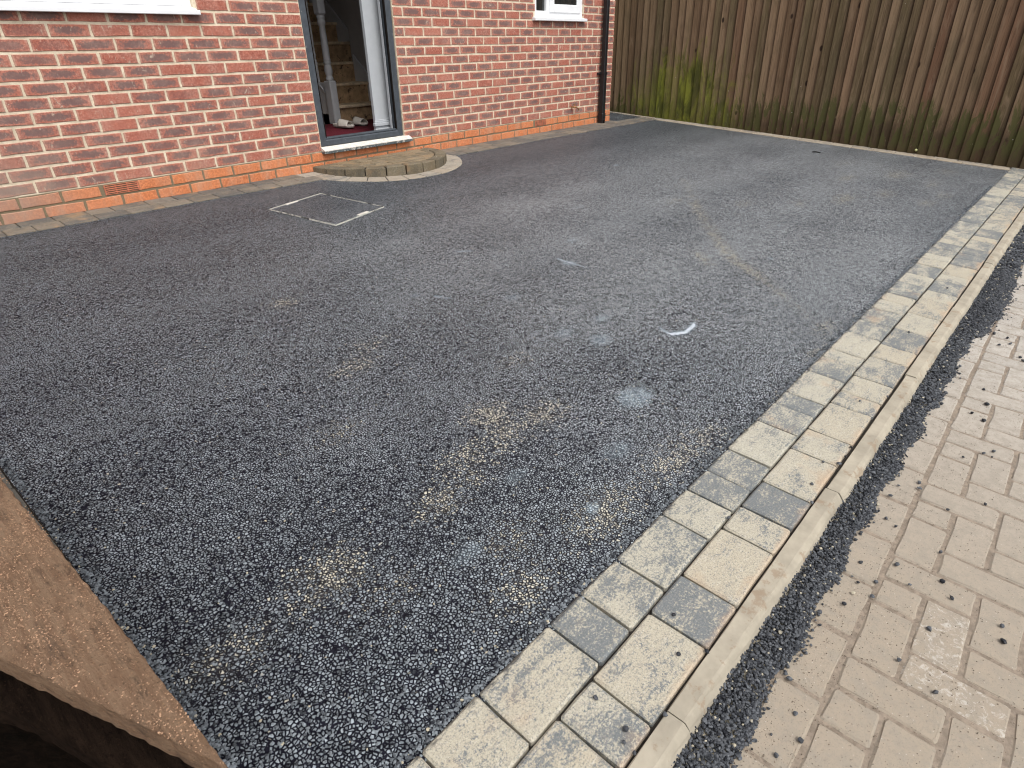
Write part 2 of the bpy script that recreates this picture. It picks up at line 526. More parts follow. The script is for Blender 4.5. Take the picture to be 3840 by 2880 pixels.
def mat_fence():
    N = NT("fence_wood"); P = N.pos(); A = N.attr('rnd')
    at = N.n("ShaderNodeAttribute", attribute_name='rnd').outputs['Color']
    Q = N.offs(P, at, 9.0)
    g = N.noise(N.mapv(Q, (1, 1, 0.035)), 95, 6, 0.7, 0.25)
    g2 = N.noise(N.mapv(Q, (1, 1, 0.12)), 22, 5, 0.7, 0.8)
    big = N.noise(N.mapv(Q, (1, 1, 0.5)), 3.4, 4, 0.6)
    z = pos_z(N); y = pos_z(N, 1)
    c = N.mix(A[0], (0.158, 0.102, 0.060), (0.285, 0.200, 0.122))
    c = N.mix(N.ramp(A[1], 0.70, 0.98, 0, 0.5), c, (0.165, 0.068, 0.042))
    c = N.mix(N.ramp(A[2], 0.55, 0.95, 0, 0.7), c, (0.115, 0.098, 0.050))
    c = N.mix(N.ramp(g, 0.42, 0.70, 0, 0.6), c, (0.055, 0.032, 0.018))
    c = N.mix(N.ramp(g2, 0.48, 0.72, 0, 0.6), c, (0.270, 0.190, 0.125))
    dkp = N.noise(N.mapv(Q, (1, 1, 0.25)), 6.0, 5, 0.7, 0.6)
    c = N.mix(N.ramp(dkp, 0.54, 0.72, 0, 0.45), c, (0.050, 0.032, 0.022))
    c = N.mix(N.ramp(big, 0.5, 0.75, 0, 0.45), c, (0.105, 0.088, 0.048))
    # knots
    kn = N.vor(N.mapv(Q, (1, 1, 0.55)), 5.5)
    c = N.mix(N.ramp(kn, 0.11, 0.06, 0, 0.92), c, (0.020, 0.011, 0.007))
    Lc = N.attr('loc')
    dj = N.math('ADD', Lc[0], N.math('MULTIPLY', N.math('SUBTRACT', g2, 0.5), 0.25))  # lap shadow and joint dirt painted into each board's overlapped edge
    c = N.mix(N.ramp(dj, 0.70, 0.85, 0, 0.9), c, (0.016, 0.009, 0.006))
    c = N.mix(N.ramp(dj, 0.50, 0.72, 0, 0.35), c, (0.05, 0.03, 0.02))
    # damp foot of the boards, then algae over it
    nb = N.noise(N.mapv(P, (1, 1, 0.35)), 7, 5, 0.7, 0.6)
    top = N.math('ADD', 0.02, N.math('MULTIPLY', nb, 0.55))
    foot = N.ramp(N.math('SUBTRACT', z, top), -0.05, -0.34)
    c = N.mix(N.math('MULTIPLY', foot, 0.8), c, (0.045, 0.030, 0.017))
    al = N.ramp(N.math('ADD', N.math('MULTIPLY', N.noise(N.mapv(P, (1, 1, 0.3)), 8.0, 5, 0.75, 1.0), 1.0), N.ramp(z, 0.65, 0.1, -0.25, 0.06)), 0.50, 0.60, 0, 0.85)
    alw = N.math('MULTIPLY', al, N.math('MULTIPLY', N.ramp(z, 0.62, 0.25), N.ramp(z, -0.20, -0.02, 0.25, 1)))
    c = N.mix(alw, c, (0.072, 0.074, 0.024))
    # the bright green bloom by the house corner
    dy = N.math('DIVIDE', N.math('ADD', y, 0.60), 0.95)
    dz = N.math('DIVIDE', N.math('SUBTRACT', z, 0.25), 0.60)
    rr = N.math('SQRT', N.math('ADD', N.math('MULTIPLY', dy, dy), N.math('MULTIPLY', dz, dz)))
    blo = N.math('ADD', rr, N.math('MULTIPLY', N.math('SUBTRACT', N.noise(N.mapv(P, (1, 1, 0.32)), 7, 5, 0.75, 1.2), 0.5), 2.4))
    bf = N.ramp(blo, 1.05, 0.35, 0, 0.95)
    per = N.ramp(N.noise(N.mapv(Q, (0.001, 0.001, 0.001)), 900, 0), 0.30, 0.62, 0.45, 1.0)
    c = N.mix(N.math('MULTIPLY', bf, per), c, N.mix(N.ramp(nb, 0.35, 0.6), (0.060, 0.066, 0.014), (0.200, 0.215, 0.030)))
    pd = N.vor(N.mapv(P, (1, 1, 1)), 6.5)
    c = N.mix(N.ramp(pd, 0.036, 0.022, 0, 0.9), c, (0.48, 0.44, 0.36))
    # pale lichen streaks
    li = N.ramp(N.noise(N.mapv(P, (1, 1, 0.18)), 34, 4, 0.7, 0.5), 0.64, 0.70, 0, 0.7)
    c = N.mix(N.math('MULTIPLY', li, N.ramp(z, 0.5, 0.05)), c, (0.24, 0.22, 0.13))
    N.color(c); N.rough(0.8)
    N.bump(N.math('ADD', g, N.math('MULTIPLY', g2, 0.5)), 0.6, 0.005)
    return N.m


def mat_plank(name, ca, cb, dk):
    N = NT(name); P = N.pos()
    Q = N.mapv(P, (1, 0.10, 1), rot=(0, 0, 0.12))
    g = N.noise(Q, 110, 6, 0.7, 0.4); g2 = N.noise(N.mapv(P, (1, 0.16, 1), rot=(0, 0, 0.10)), 34, 5, 0.75, 0.3)
    f = N.noise(P, 420, 4, 0.8)
    c = N.mix(N.ramp(g, 0.35, 0.65), ca, cb)
    c = N.mix(N.ramp(g2, 0.52, 0.68, 0, 0.75), c, dk)
    cr = N.noise(P, 160, 4, 0.8)
    cr2 = N.noise(N.mapv(P, (1, 0.45, 1)), 85, 6, 0.85)
    c = N.mix(N.ramp(cr2, 0.53, 0.64, 0, 0.6), c, tuple(v * 0.6 for v in dk))
    c = N.mix(N.ramp(cr2, 0.46, 0.36, 0, 0.45), c, tuple(min(1, v * 1.25) for v in cb))
    c = N.mix(N.ramp(cr, 0.60, 0.66, 0, 0.6), c, tuple(v * 0.4 for v in dk))
    c = N.mix(N.ramp(N.vor(P, 190), 0.22, 0.12, 0, 0.65), c, (cb[0] * 1.5, cb[1] * 1.35, cb[2] * 1.2))
    N.color(c); N.rough(0.85); N.b.inputs['Specular IOR Level'].default_value = 0.2 if ca[0] > .05 else 0.03
    N.bump(N.math('ADD', N.math('ADD', g, f), N.math('MULTIPLY', cr2, 1.6)), 1.0, 0.006)
    return N.m


M_red = mat_brick("red_brick", (0.29, 0.085, 0.060), (0.40, 0.145, 0.100), (0.160, 0.105, 0.098), 0.30, 0.95)
M_orange = mat_brick("orange_brick", (0.43, 0.135, 0.055), (0.56, 0.20, 0.085), (0.30, 0.12, 0.07), 2.0, 0.30)
M_mortar = mat_mortar()
M_sett = mat_sett("kerb_sett", (0.43, 0.405, 0.325), (0.135, 0.150, 0.158), (0.43, 0.65), 0.45)
M_sett_h = mat_sett("house_strip_sett", (0.205, 0.185, 0.155), (0.085, 0.088, 0.090), (0.46, 0.64), 0.8, 0.35)
M_sett_f = mat_sett("fence_strip_sett", (0.42, 0.37, 0.29), (0.22, 0.21, 0.19), (0.52, 0.70), 0.6, 0.1)
M_step = mat_sett("step_stone", (0.30, 0.235, 0.15), (0.13, 0.115, 0.085), (0.50, 0.66), 0.9, 0.55)
M_stepk = mat_sett("step_kerb_stone", (0.175, 0.150, 0.105), (0.075, 0.070, 0.055), (0.50, 0.66), 0.6, 0.5)  # darkened all over to stand for less light on the upright faces
M_ring = mat_sett("ring_sett", (0.36, 0.325, 0.265), (0.14, 0.14, 0.135), (0.50, 0.68), 0.6, 0.15)
M_edging = mat_simple("edging_concrete", (0.335, 0.300, 0.235), 0.85, 0.16, 9, 0.5, speck=((0.24, 0.17, 0.11), 0.6, 12, 0.55))
M_tar = mat_tarmac()
M_chip = mat_stone_chip()
M_grain = M_chip.copy(); M_grain.name = 'tarmac_grain'
for nd_ in M_grain.node_tree.nodes:
    if nd_.type == 'MIX' and abs(nd_.inputs[6].default_value[0] - 0.010) < 1e-4:
        nd_.inputs[6].default_value = (0.012, 0.013, 0.018, 1); nd_.inputs[7].default_value = (0.21, 0.235, 0.255, 1)
M_block = mat_block("paving_block", (0.345, 0.308, 0.252))
M_sand = mat_simple("joint_sand", (0.245, 0.200, 0.155), 0.95, 0.22, 60, 0.8)
M_joint = mat_simple("dark_joint", (0.035, 0.030, 0.025), 0.95, 0.3, 60, 0.6)
M_soil = mat_simple("soil", (0.10, 0.08, 0.06), 0.95, 0.3, 10, 0.6)
M_fence = mat_fence()
M_white = mat_simple("white_upvc", (0.80, 0.81, 0.82), 0.35, 0.03, 6, 0.05, speck=((0.55, 0.56, 0.58), 0.35, 8, 0.62))
M_grey = mat_simple("grey_upvc", (0.060, 0.070, 0.082), 0.42, 0.18, 18, 0.25, speck=((0.26, 0.26, 0.25), 0.45, 22, 0.62))
M_sill = mat_simple("grey_sill", (0.085, 0.10, 0.105), 0.5, 0.25, 20, 0.4, speck=((0.52, 0.48, 0.42), 0.85, 30, 0.52))
M_silltop = mat_simple("dusty_sill_top", (0.62, 0.59, 0.53), 0.85, 0.15, 30, 0.4, speck=((0.20, 0.19, 0.18), 0.6, 35, 0.60))
M_black = mat_simple("black_pipe", (0.012, 0.012, 0.014), 0.38, 0.3, 20, 0.5, speck=((0.33, 0.32, 0.30), 0.7, 28, 0.66))
M_dark = mat_simple("dark_parts_and_shade", (0.012, 0.010, 0.009), 0.9, 0.2, 20, 0.1)
M_air = mat_simple("terracotta", (0.50, 0.17, 0.10), 0.85, 0.18, 40, 0.4)
M_gloss = mat_simple("painted_wood", (0.56, 0.57, 0.58), 0.4, 0.04, 10, 0.08)
M_plaster = mat_simple("plaster", (0.42, 0.40, 0.38), 0.9, 0.05, 5, 0.1)
M_pier = mat_simple("white_paint", (0.43, 0.45, 0.47), 0.6, 0.03, 12, 0.1)
M_tread = mat_simple("bare_stair_wood", (0.52, 0.35, 0.20), 0.75, 0.25, 14, 0.3, speck=((0.06, 0.04, 0.03), 0.9, 13, 0.56))
M_tread2 = mat_simple("lit_tread", (0.78, 0.62, 0.42), 0.7, 0.2, 14, 0.3, speck=((0.16, 0.10, 0.06), 0.7, 12, 0.62))  # lighter than the risers: light on the tread edges put into the colour
M_carpet = mat_simple("red_carpet", (0.095, 0.010, 0.018), 0.95, 0.3, 120, 0.9, speck=((0.45, 0.32, 0.33), 0.5, 260, 0.70))
M_slide = mat_simple("white_rubber", (0.60, 0.56, 0.50), 0.6, 0.06, 20, 0.1)
M_brass = mat_simple("old_brass", (0.40, 0.22, 0.10), 0.45, 0.25, 60, 0.3, metal=0.7)
M_metal = mat_simple("bright_metal", (0.50, 0.49, 0.43), 0.6, 0.15, 60, 0.2, speck=((0.05, 0.05, 0.05), 0.95, 11, 0.50))
M_plank = mat_plank("weathered_plank", (0.265, 0.158, 0.095), (0.355, 0.232, 0.145), (0.135, 0.090, 0.062))
M_plank2 = mat_plank("deep_shade_plank", (0.006, 0.004, 0.003), (0.014, 0.009, 0.006), (0.003, 0.003, 0.002))  # shade under the top plank put into a near-black wood colour
M_plank3 = mat_plank('shaded_plank', (0.016, 0.010, 0.007), (0.030, 0.019, 0.013), (0.006, 0.004, 0.003))  # lower plank, its shade put into the dark brown
N = NT("window_glass")
N.color((0.02, 0.022, 0.022)); N.rough(0.04); N.b.inputs['Specular IOR Level'].default_value = 0.9
M_glass = N.m
M_slate = mat_simple("roof_tile", (0.12, 0.07, 0.05), 0.85, 0.2, 12, 0.4)

# ------------------------------------------------------------------ ground
mb = MB()
mb.add([(-60, -60, SL * -6.0 - 0.45), (60, -60, SL * -6.0 - 0.45), (60, 60, SL * -6.0 - 0.45), (-60, 60, SL * -6.0 - 0.45)], [(0, 1, 2, 3)])
tag(mb.build("ground", M_soil), kind='structure')


def sheet(name, x0, x1, y0, y1, h, mat, kind='structure'):
    m = MB(); m.add([(x0, y0, gz(0, y0, h)), (x1, y0, gz(0, y0, h)), (x1, y1, gz(0, y1, h)), (x0, y1, gz(0, y1, h))], [(0, 1, 2, 3)])
    return tag(m.build(name, mat), kind=kind)


FP0 = Vector((4.98221701, -1.95475756)); FD = Vector((-0.11644004, -0.9917528)).normalized()   # foot of the fence
FN = Vector((FD.y, -FD.x))
if FN.x < 0: FN = -FN                                   # pointing away from the drive


def fence_x(y): return FP0.x + FD.x * (y - FP0.y) / FD.y


def kerb_mid(x): return -4.334 - 0.0305 * x


def tar_front(x): return kerb_mid(x) + 0.141


def tar_back(x): return -0.245 - 0.0145 * (x + 2.3)


# ---- tarmac, a fine sheet whose dusty marks live in an attribute
NX, NY = 460, 300
spots = [  # x, y, rx, ry, strength, channel
    (-1.76, -2.20, .05, .05, .7, 0), (-1.82, -3.49, .075, .06, 1.1, 0), (-1.68, -3.62, .07, .05, 1.0, 0), (-1.87, -3.60, .08, .05, 1.0, 0),
    (-2.22, -3.67, .07, .05, 1.1, 0), (-2.57, -3.66, .085, .06, 1.25, 0), (-2.10, -3.66, .06, .04, .6, 0), (-1.39, -3.78, .06, .05, .5, 0),
    (-2.83, -3.68, .09, .05, .75, 0), (-1.96, -4.02, .12, .06, .95, 0), (-1.62, -4.05, .14, .06, .75, 0), (-1.45, -4.08, .10, .05, .7, 0),
    (-2.3, -4.02, .10, .05, .75, 0), (-2.02, -3.60, .10, .06, .7, 0), (-2.50, -3.80, .10, .05, .5, 0), (-2.2, -3.9, .07, .05, .7, 0),
    (-1.9, -2.9, .10, .05, .55, 0), (-1.75, -2.8, .08, .04, .5, 0), (-2.2, -3.2, .10, .05, .5, 0), (-1.45, -3.3, .08, .05, .5, 0),
    (2.2, -3.5, .16, .06, .8, 0), (2.6, -3.7, .14, .05, .8, 0), (1.8, -3.3, .12, .05, .6, 0), (3.0, -3.3, .2, .06, .7, 0), (3.5, -3.6, .2, .07, .7, 0),
    (3.3, -3.9, .16, .05, .7, 0), (2.5, -4.0, .12, .05, .7, 0), (4.0, -3.9, .18, .08, .7, 0), (3.7, -3.1, .2, .06, .5, 0), (2.9, -4.05, .12, .05, .6, 0),
    (1.2, -2.6, .12, .05, .5, 0), (1.5, -3.0, .12, .05, .5, 0), (-.35, -4.1, .1, .04, .5, 0), (-.6, -4.15, .08, .03, .5, 0),
    (-1.396, -3.783, .09, .06, .95, 1), (-1.10, -3.45, .08, .06, .7, 1), (-.438, -2.82, .05, .05, .8, 1), (-1.0, -2.9, .07, .05, .6, 1),
    (-1.30, -2.55, .04, .04, .6, 1), (-1.963, -3.99, .03, .02, 1.0, 1), (-.92, -3.34, .06, .04, .7, 1), (-1.15, -3.3, .08, .05, .6, 1),
    (-2.0, -3.75, .06, .04, .6, 1), (-2.3, -3.85, .07, .04, .6, 1), (-1.7, -3.9, .10, .05, .6, 1), (.4, -3.6, .03, .02, .9, 1), (-.1, -2.6, .08, .05, .6, 1),
    (.55, -2.2, .12, .05, .5, 1), (1.1, -3.4, .03, .02, .8, 1), (-1.6, -4.16, .02, .02, .9, 1), (2.0, -1.6, .05, .03, .9, 1),
]
lines = [((1.894, -2.335), (1.241, -2.734), .05, .45, 0), ((1.241, -2.734), (.757, -3.064), .045, .65, 0), ((.757, -3.064), (.252, -3.434), .045, .95, 0),
         ((.252, -3.434), (.074, -3.659), .04, 1.0, 0), ((.074, -3.659), (-.096, -3.838), .04, .75, 0), ((-.096, -3.838), (-.245, -3.995), .04, .5, 0),
         ((.20, -3.25), (.08, -3.38), .04, .8, 0),
         ((-.421, -2.731), (-.432, -2.847), .014, 1.2, 1), ((-.432, -2.847), (-.428, -2.934), .012, .9, 1), ((-.714, -2.259), (-.66, -2.3), .02, .9, 1),
         ((-1.238, -2.622), (-1.213, -2.689), .014, 1.0, 1),
         ((-.840, -3.580), (-.855, -3.642), .010, 1.35, 1), ((-.855, -3.642), (-.798, -3.677), .016, 1.7, 1), ((-.798, -3.677), (-.714, -3.674), .013, 1.7, 1), ((-.714, -3.674), (-.69, -3.66), .012, 1.4, 1)]
xs = np.linspace(0, 1, NX); ys = np.linspace(0, 1, NY)
V = np.zeros((NX * NY, 3)); k = 0
TX0 = -2.938
for j, t in enumerate(ys):
    for i, s in enumerate(xs):
        # right edge runs parallel to the fence, its setts between
        x = TX0 + s * (4.87 - TX0)
        yf = tar_front(x) - 0.02; yb = tar_back(x) + 0.02
        y = yf + t * (yb - yf)
        xr = fence_x(y) - 0.19
        x = TX0 + s * (xr - TX0)
        yf = tar_front(x) - 0.02; yb = tar_back(x) + 0.02
        y = yf + t * (yb - yf)
        z = gz(x, y, 0.004) + 0.004 * mnoise.noise(Vector((x * 1.3, y * 1.3, 0))) + 0.0015 * mnoise.noise(Vector((x * 9, y * 9, 3)))
        V[k] = (x, y, z); k += 1
F = [(j * NX + i, j * NX + i + 1, (j + 1) * NX + i + 1, (j + 1) * NX + i) for j in range(NY - 1) for i in range(NX - 1)]
me = mesh_from(V.tolist(), F, "driveway")
dust = np.zeros((len(V), 3), np.float32)
for (sx, sy, rx, ry, st, ch) in spots:
    dx = V[:, 0] - sx; dy = V[:, 1] - sy
    d = (dx / rx) ** 2 + (dy / ry) ** 2
    dust[:, ch] = np.maximum(dust[:, ch], st * np.exp(-d * 0.8))
for (a, b, w, st, ch) in lines:
    a = np.array(a); b = np.array(b); ab = b - a; L2 = ab @ ab
    t = np.clip(((V[:, :2] - a) @ ab) / L2, 0, 1)
    q = a + t[:, None] * ab
    d = np.linalg.norm(V[:, :2] - q, axis=1) / w
    dust[:, ch] = np.maximum(dust[:, ch], st * np.exp(-d * d))
set_attr(me, 'dust', dust)
drive = link("driveway", me, M_tar)
me.shade_smooth()
tag(drive, kind='structure')

# small piece of tarmac on the path round the corner of the house
m = MB()
pts = [(4.40, -0.12), (fence_x(-0.15) - 0.06, -0.15), (fence_x(3.0) - 0.06, 3.0), (4.41, 3.0)]
m.add([(x, y, gz(x, y, 0.002)) for x, y in pts], [(0, 1, 2, 3)])
o = m.build("side_path", M_tar)
set_attr(o.data, 'dust', np.zeros((4, 3)))
tag(o, kind='structure')


# ------------------------------------------------------------------ setts
def piece_poly(w, d, jit=0.0015, cor=0.0045, n_mid=1):
    """jittered rounded rectangle outline w x d about the origin"""
    hx, hy = w / 2, d / 2
    c = min(cor, hx * 0.4, hy * 0.4)
    P = []
    sides = [((-hx + c, -hy), (hx - c, -hy)), ((hx, -hy + c), (hx, hy - c)), ((hx - c, hy), (-hx + c, hy)), ((-hx, hy - c), (-hx, -hy + c))]
    for a, b in sides:
        for i in range(n_mid + 2):
            t = i / (n_mid + 1)
            P.append((a[0] + (b[0] - a[0]) * t + rng.uniform(-jit, jit), a[1] + (b[1] - a[1]) * t + rng.uniform(-jit, jit)))
    return P


def solid(mbx, poly, zf, depth, bev, c, top_jit=0.0):
    """prism of outline poly (world xy), top at zf(x,y), with a worn, bevelled rim"""
    n = len(poly)
    cx = sum(p[0] for p in poly) / n; cy = sum(p[1] for p in poly) / n
    V = []
    for (x, y) in poly: V.append((x, y, zf(x, y) - depth))
    for (x, y) in poly: V.append((x, y, zf(x, y) - bev * 0.9))
    for (x, y) in poly:
        dx, dy = cx - x, cy - y; L = math.hypot(dx, dy) or 1
        V.append((x + dx / L * bev * 1.3, y + dy / L * bev * 1.3, zf(x, y) + rng.uniform(-top_jit, top_jit)))
    Fs = []
    for a in (0, n):
        for i in range(n):
            j = (i + 1) % n
            Fs.append((a + i, a + j, a + n + j, a + n + i))
    Fs.append(tuple(2 * n + i for i in range(n)))
    mbx.add(V, Fs, c)


def rotp(poly, a, x0, y0):
    ca, sa = math.cos(a), math.sin(a)
    return [(x0 + p[0] * ca - p[1] * sa, y0 + p[0] * sa + p[1] * ca) for p in poly]


def sett(name, parent, mat, cx, cy, w, d, ang=0.0, h=0.012, gap=0.005, depth=0.05, bev=0.004, jit=0.0015, zf=None, c=None, jh=0.0015, tilt=0.004, poly=None):
    if poly is None:
        poly = rotp(piece_poly(w - gap, d - gap, jit), ang + rng.uniform(-tilt, tilt), cx, cy)
    dh = rng.uniform(-jh, jh); tx = rng.uniform(-0.008, 0.008); ty = rng.uniform(-0.008, 0.008)
    f = zf or (lambda x, y: gz(x, y, h))
    m = MB()
    solid(m, poly, lambda x, y: f(x, y) + dh + tx * (x - cx) + ty * (y - cy), depth, bev, c or rnd3(), 0.0004)
    o = m.build(name, mat, parent, origin=(cx, cy, f(cx, cy)))
    o.data.polygons.foreach_set('use_smooth', [False] * len(o.data.polygons))
    return o


# ---- the two rows along the road side, with the concrete edging
kerb = tag(sheet("kerb_bed", -3.4, 4.75, -4.66, -4.0, -0.012, M_joint), kind='structure')
kerb.data.clear_geometry()
mk = MB()
for a, b in ((-3.4, 4.78),):
    P_ = [(a, kerb_mid(a) - 0.145), (b, kerb_mid(b) - 0.145), (b, kerb_mid(b) + 0.155), (a, kerb_mid(a) + 0.155)]
    mk.add([(x, y, gz(x, y, -0.006)) for x, y in P_], [(0, 1, 2, 3)])
kme = mk.mesh("kerb_bed"); kme.materials.append(M_joint); kerb.data = kme
KA = -0.0305


def run(parent, joints, off, depth_, mat, h, tone=None):
    for i in range(len(joints) - 1):
        x0, x1 = joints[i], joints[i + 1]
        cx = (x0 + x1) / 2
        c = tone(i) if tone else rnd3()
        sett("sett", parent, mat, cx, kerb_mid(cx) + off, x1 - x0, depth_, KA, h, 0.006, 0.05, 0.005, c=c)


row1 = [-3.30, -3.10, -2.93, -2.70, -2.556, -2.34, -2.228, -2.083, -1.868, -1.730, -1.612, -1.472, -1.254, -1.110, -1.006, -.792, -.634, -.535, -.319,
        -.145, .045, .180, .298, .508, .684, .892, 1.027, 1.143]
row2 = [-3.25, -3.04, -2.90, -2.69, -2.489, -2.383, -2.165, -2.020, -1.809, -1.694, -1.554, -1.336, -1.189, -.972, -.862, -.709, -.498, -.352, -.136,
        .087, .331, .476, .674, .800, 1.010, 1.157]
for rw in (row1, row2):
    while rw[-1] < 4.70:
        rw.append(rw[-1] + rng.choice((.118, .145, .145, .215, .215)))
    rw[-1] = 4.74
t1 = {3: .15, 4: .3, 5: .95, 6: .35, 7: .62, 8: .25, 9: .85, 10: .8, 11: .05, 12: .55, 13: .85, 14: .3, 15: .75, 16: .45, 17: .05, 18: .7, 19: .7, 20: .2, 21: .3, 22: .75, 23: .1, 24: .75, 25: .1, 26: .1}
t2 = {3: .5, 4: .55, 5: .1, 6: .85, 7: .0, 8: .25, 9: .98, 10: .1, 11: .0, 12: .05, 13: .5, 14: .1, 15: .55, 16: .05, 17: .8, 18: .1, 19: .3, 20: .1, 21: .8, 22: .2, 23: .2}
for i in range(len(row1) - 1):
    cx = (row1[i] + row1[i + 1]) / 2
    sett("sett", kerb, M_sett, cx, kerb_mid(cx) + 0.0705, row1[i + 1] - row1[i], .141, KA, .010, .006, .05, .0045, c=(t1.get(i, rng.random()), rng.random() * .6, rng.random()))
for i in range(len(row2) - 1):
    cx = (row2[i] + row2[i + 1]) / 2
    sett("sett", kerb, M_sett, cx, kerb_mid(cx) - 0.0715, row2[i + 1] - row2[i], .141, KA, .010, .006, .05, .0045, c=(t2.get(i, rng.random()), .3 + rng.random() * .7, rng.random()))
# edging stones: flat top, worn bull nose outwards
ej = [-4.10, -3.22, -2.341, -1.458, -.572, .312, 1.190, 2.07, 2.95, 3.83, 4.72]
for a, b in zip(ej[:-1], ej[1:]):
    m = MB(); cc = rnd3()
    nseg = 14
    dz = rng.uniform(-.002, .002); dyo = rng.uniform(-.002, .002)
    prof = [(0.0, -.10), (0.0, -.003), (-.002, 0.0), (-.034, 0.0), (-.039, -.003), (-.047, -.012), (-.053, -.024), (-.056, -.04), (-.057, -.10)]
    Vv = []; Fv = []
    for i in range(nseg + 1):
        x = a + 0.0015 + (b - a - 0.003) * i / nseg
        for q, (dy, dzz) in enumerate(prof):
            j = 0.0012 if 1 < q < 8 else 0.0003
            if q in (4, 5): j = 0.0022
            y = kerb_mid(x) - 0.1465 + dy + dyo + rng.uniform(-j, j)
            Vv.append((x, y, gz(x, y, 0.008) + dzz + dz + rng.uniform(-j, j) * 0.7))
    n = len(prof)
    for i in range(nseg):
        for q in range(n - 1):
            Fv.append((i * n + q, i * n + q + 1, (i + 1) * n + q + 1, (i + 1) * n + q))
    Fv.append(tuple(range(n))); Fv.append(tuple(nseg * n + q for q in range(n)))
    m.add(Vv, Fv, cc)
    m.build("edging_stone", M_edging, kerb, origin=((a + b) / 2, kerb_mid((a + b) / 2) - .17, gz(0, kerb_mid((a + b) / 2))))

# ---- strip beside the house, two rows
strip = MB(); P_ = [(-3.2, .0), (4.40, .0), (5.22, -.0), (5.16, tar_back(5.1) - .0), (-3.2, tar_back(-3.2))]
strip.add([(x, y, gz(x, y, -0.004)) for x, y in P_], [(0, 1, 2, 3, 4)])
hstrip = tag(strip.build("house_strip_bed", M_joint), kind='structure')


def hrow(f0, f1, x0, x1, ph):
    x = x0 + ph
    xs_ = [x0]
    while x < x1:
        xs_.append(x); x += rng.choice((.145, .185, .185, .215))
    xs_.append(x1)
    for a, b in zip(xs_[:-1], xs_[1:]):
        cx = (a + b) / 2
        # skip what the round step covers
        ya = f0(cx); yb = f1(cx)
        cy = (ya + yb) / 2
        if math.hypot(cx - .53, cy) < .74: continue
        # joint lines lean, as the photo shows near the left
        sett("sett", hstrip, M_sett_h, cx, cy, b - a, yb - ya, math.atan(-0.014), .012, .005, .05, .004, c=(rng.random(), rng.random(), rng.random()))


hrow(lambda x: tar_back(x), lambda x: tar_back(x) * .50, -3.1, 5.00, .08)
hrow(lambda x: tar_back(x) * .50, lambda x: -0.004, -3.1, 4.42, .15)
hrow(lambda x: tar_back(x) * .50, lambda x: -0.10, 4.42, 5.08, .15)

# ---- strip in front of the fence, two narrow rows
fs = MB()
ya, yb = 3.0, -4.60
P_ = [(fence_x(ya) - .2, ya), (fence_x(ya) + .03, ya), (fence_x(yb) + .03, yb), (fence_x(yb) - .2, yb)]
fs.add([(x, y, gz(x, y, -0.006)) for x, y in P_], [(0, 1, 2, 3)])
fstrip = tag(fs.build("fence_strip_bed", M_joint), kind='structure')
fang = math.atan2(FD.y, FD.x)
for off, wd in ((-.150, .088), (-.055, .092)):
    s = 0.0
    y = -0.36 if off < -.1 else -.12
    while y > -4.27:
        L = rng.choice((.145, .185, .215, .215))
        yc = y - L / 2
        cx = fence_x(yc) + off
        if yc > tar_front(cx) - 0.06 + 0.02:
            sett("sett", fstrip, M_sett_f, cx, yc, L, wd, fang, .010, .005, .04, .004, c=(rng.random() * (.6 if off < -.1 else 1), rng.random(), rng.random()))
        y -= L
# single row on along the side path
y = -.12
while y < 2.6:
    sett("sett", fstrip, M_sett_f, fence_x(y + .1) - .05, y + .1, .2, .09, fang, .010, .005, .04, .004)
    y += .2

# ---- left hand border row
ls = MB(); P_ = [(-3.10, -4.15), (-2.938, -4.15), (-2.938, -.2), (-3.10, -.2)]
ls.add([(x, y, gz(x, y, -0.003)) for x, y in P_], [(0, 1, 2, 3)])
lstrip = tag(ls.build("left_strip_bed", M_joint), kind='structure')
y = -4.08
while y < -.45:
    L = rng.choice((.118, .145, .215))
    sett("sett", lstrip, M_sett, -3.012, y + L / 2, .146, L, 0, .010, .006, .05, .0045, c=(rng.random() * .4, rng.random() * .5, rng.random()))
    y += L

# ------------------------------------------------------------------ block paved drive beyond the kerb
HB = -0.045
pav = tag(sheet("pavement", -6.0, 14.0, -9.0, -4.42, HB + 0.0015, M_sand), kind='structure')
UB = 0.0967
pang = -0.015
px0, py0 = -1.937, -4.6296


def blk(i0, j0, i1, j1):
    """cells [i0,i1) x [j0,j1); returns centre, size in world"""
    lx = (i0 + i1) / 2 * UB; ly = (j0 + j1) / 2 * UB
    ca, sa = math.cos(pang), math.sin(pang)
    return px0 + lx * ca - ly * sa, py0 + lx * sa + ly * ca, (i1 - i0) * UB, (j1 - j0) * UB


blocks = []
for j in range(0, -36, -1):
    for i in range(-24, 110):
        kk = (i + (j)) % 4
        # rows run downwards from y0: row j covers [j-1, j]
        if kk == 0:
            blocks.append(blk(i, j - 1, i + 2, j))
        elif kk == 3:
            blocks.append(blk(i, j - 2, i + 1, j))
        elif kk == 2 and j == 0:
            blocks.append(blk(i, j - 1, i + 1, j))
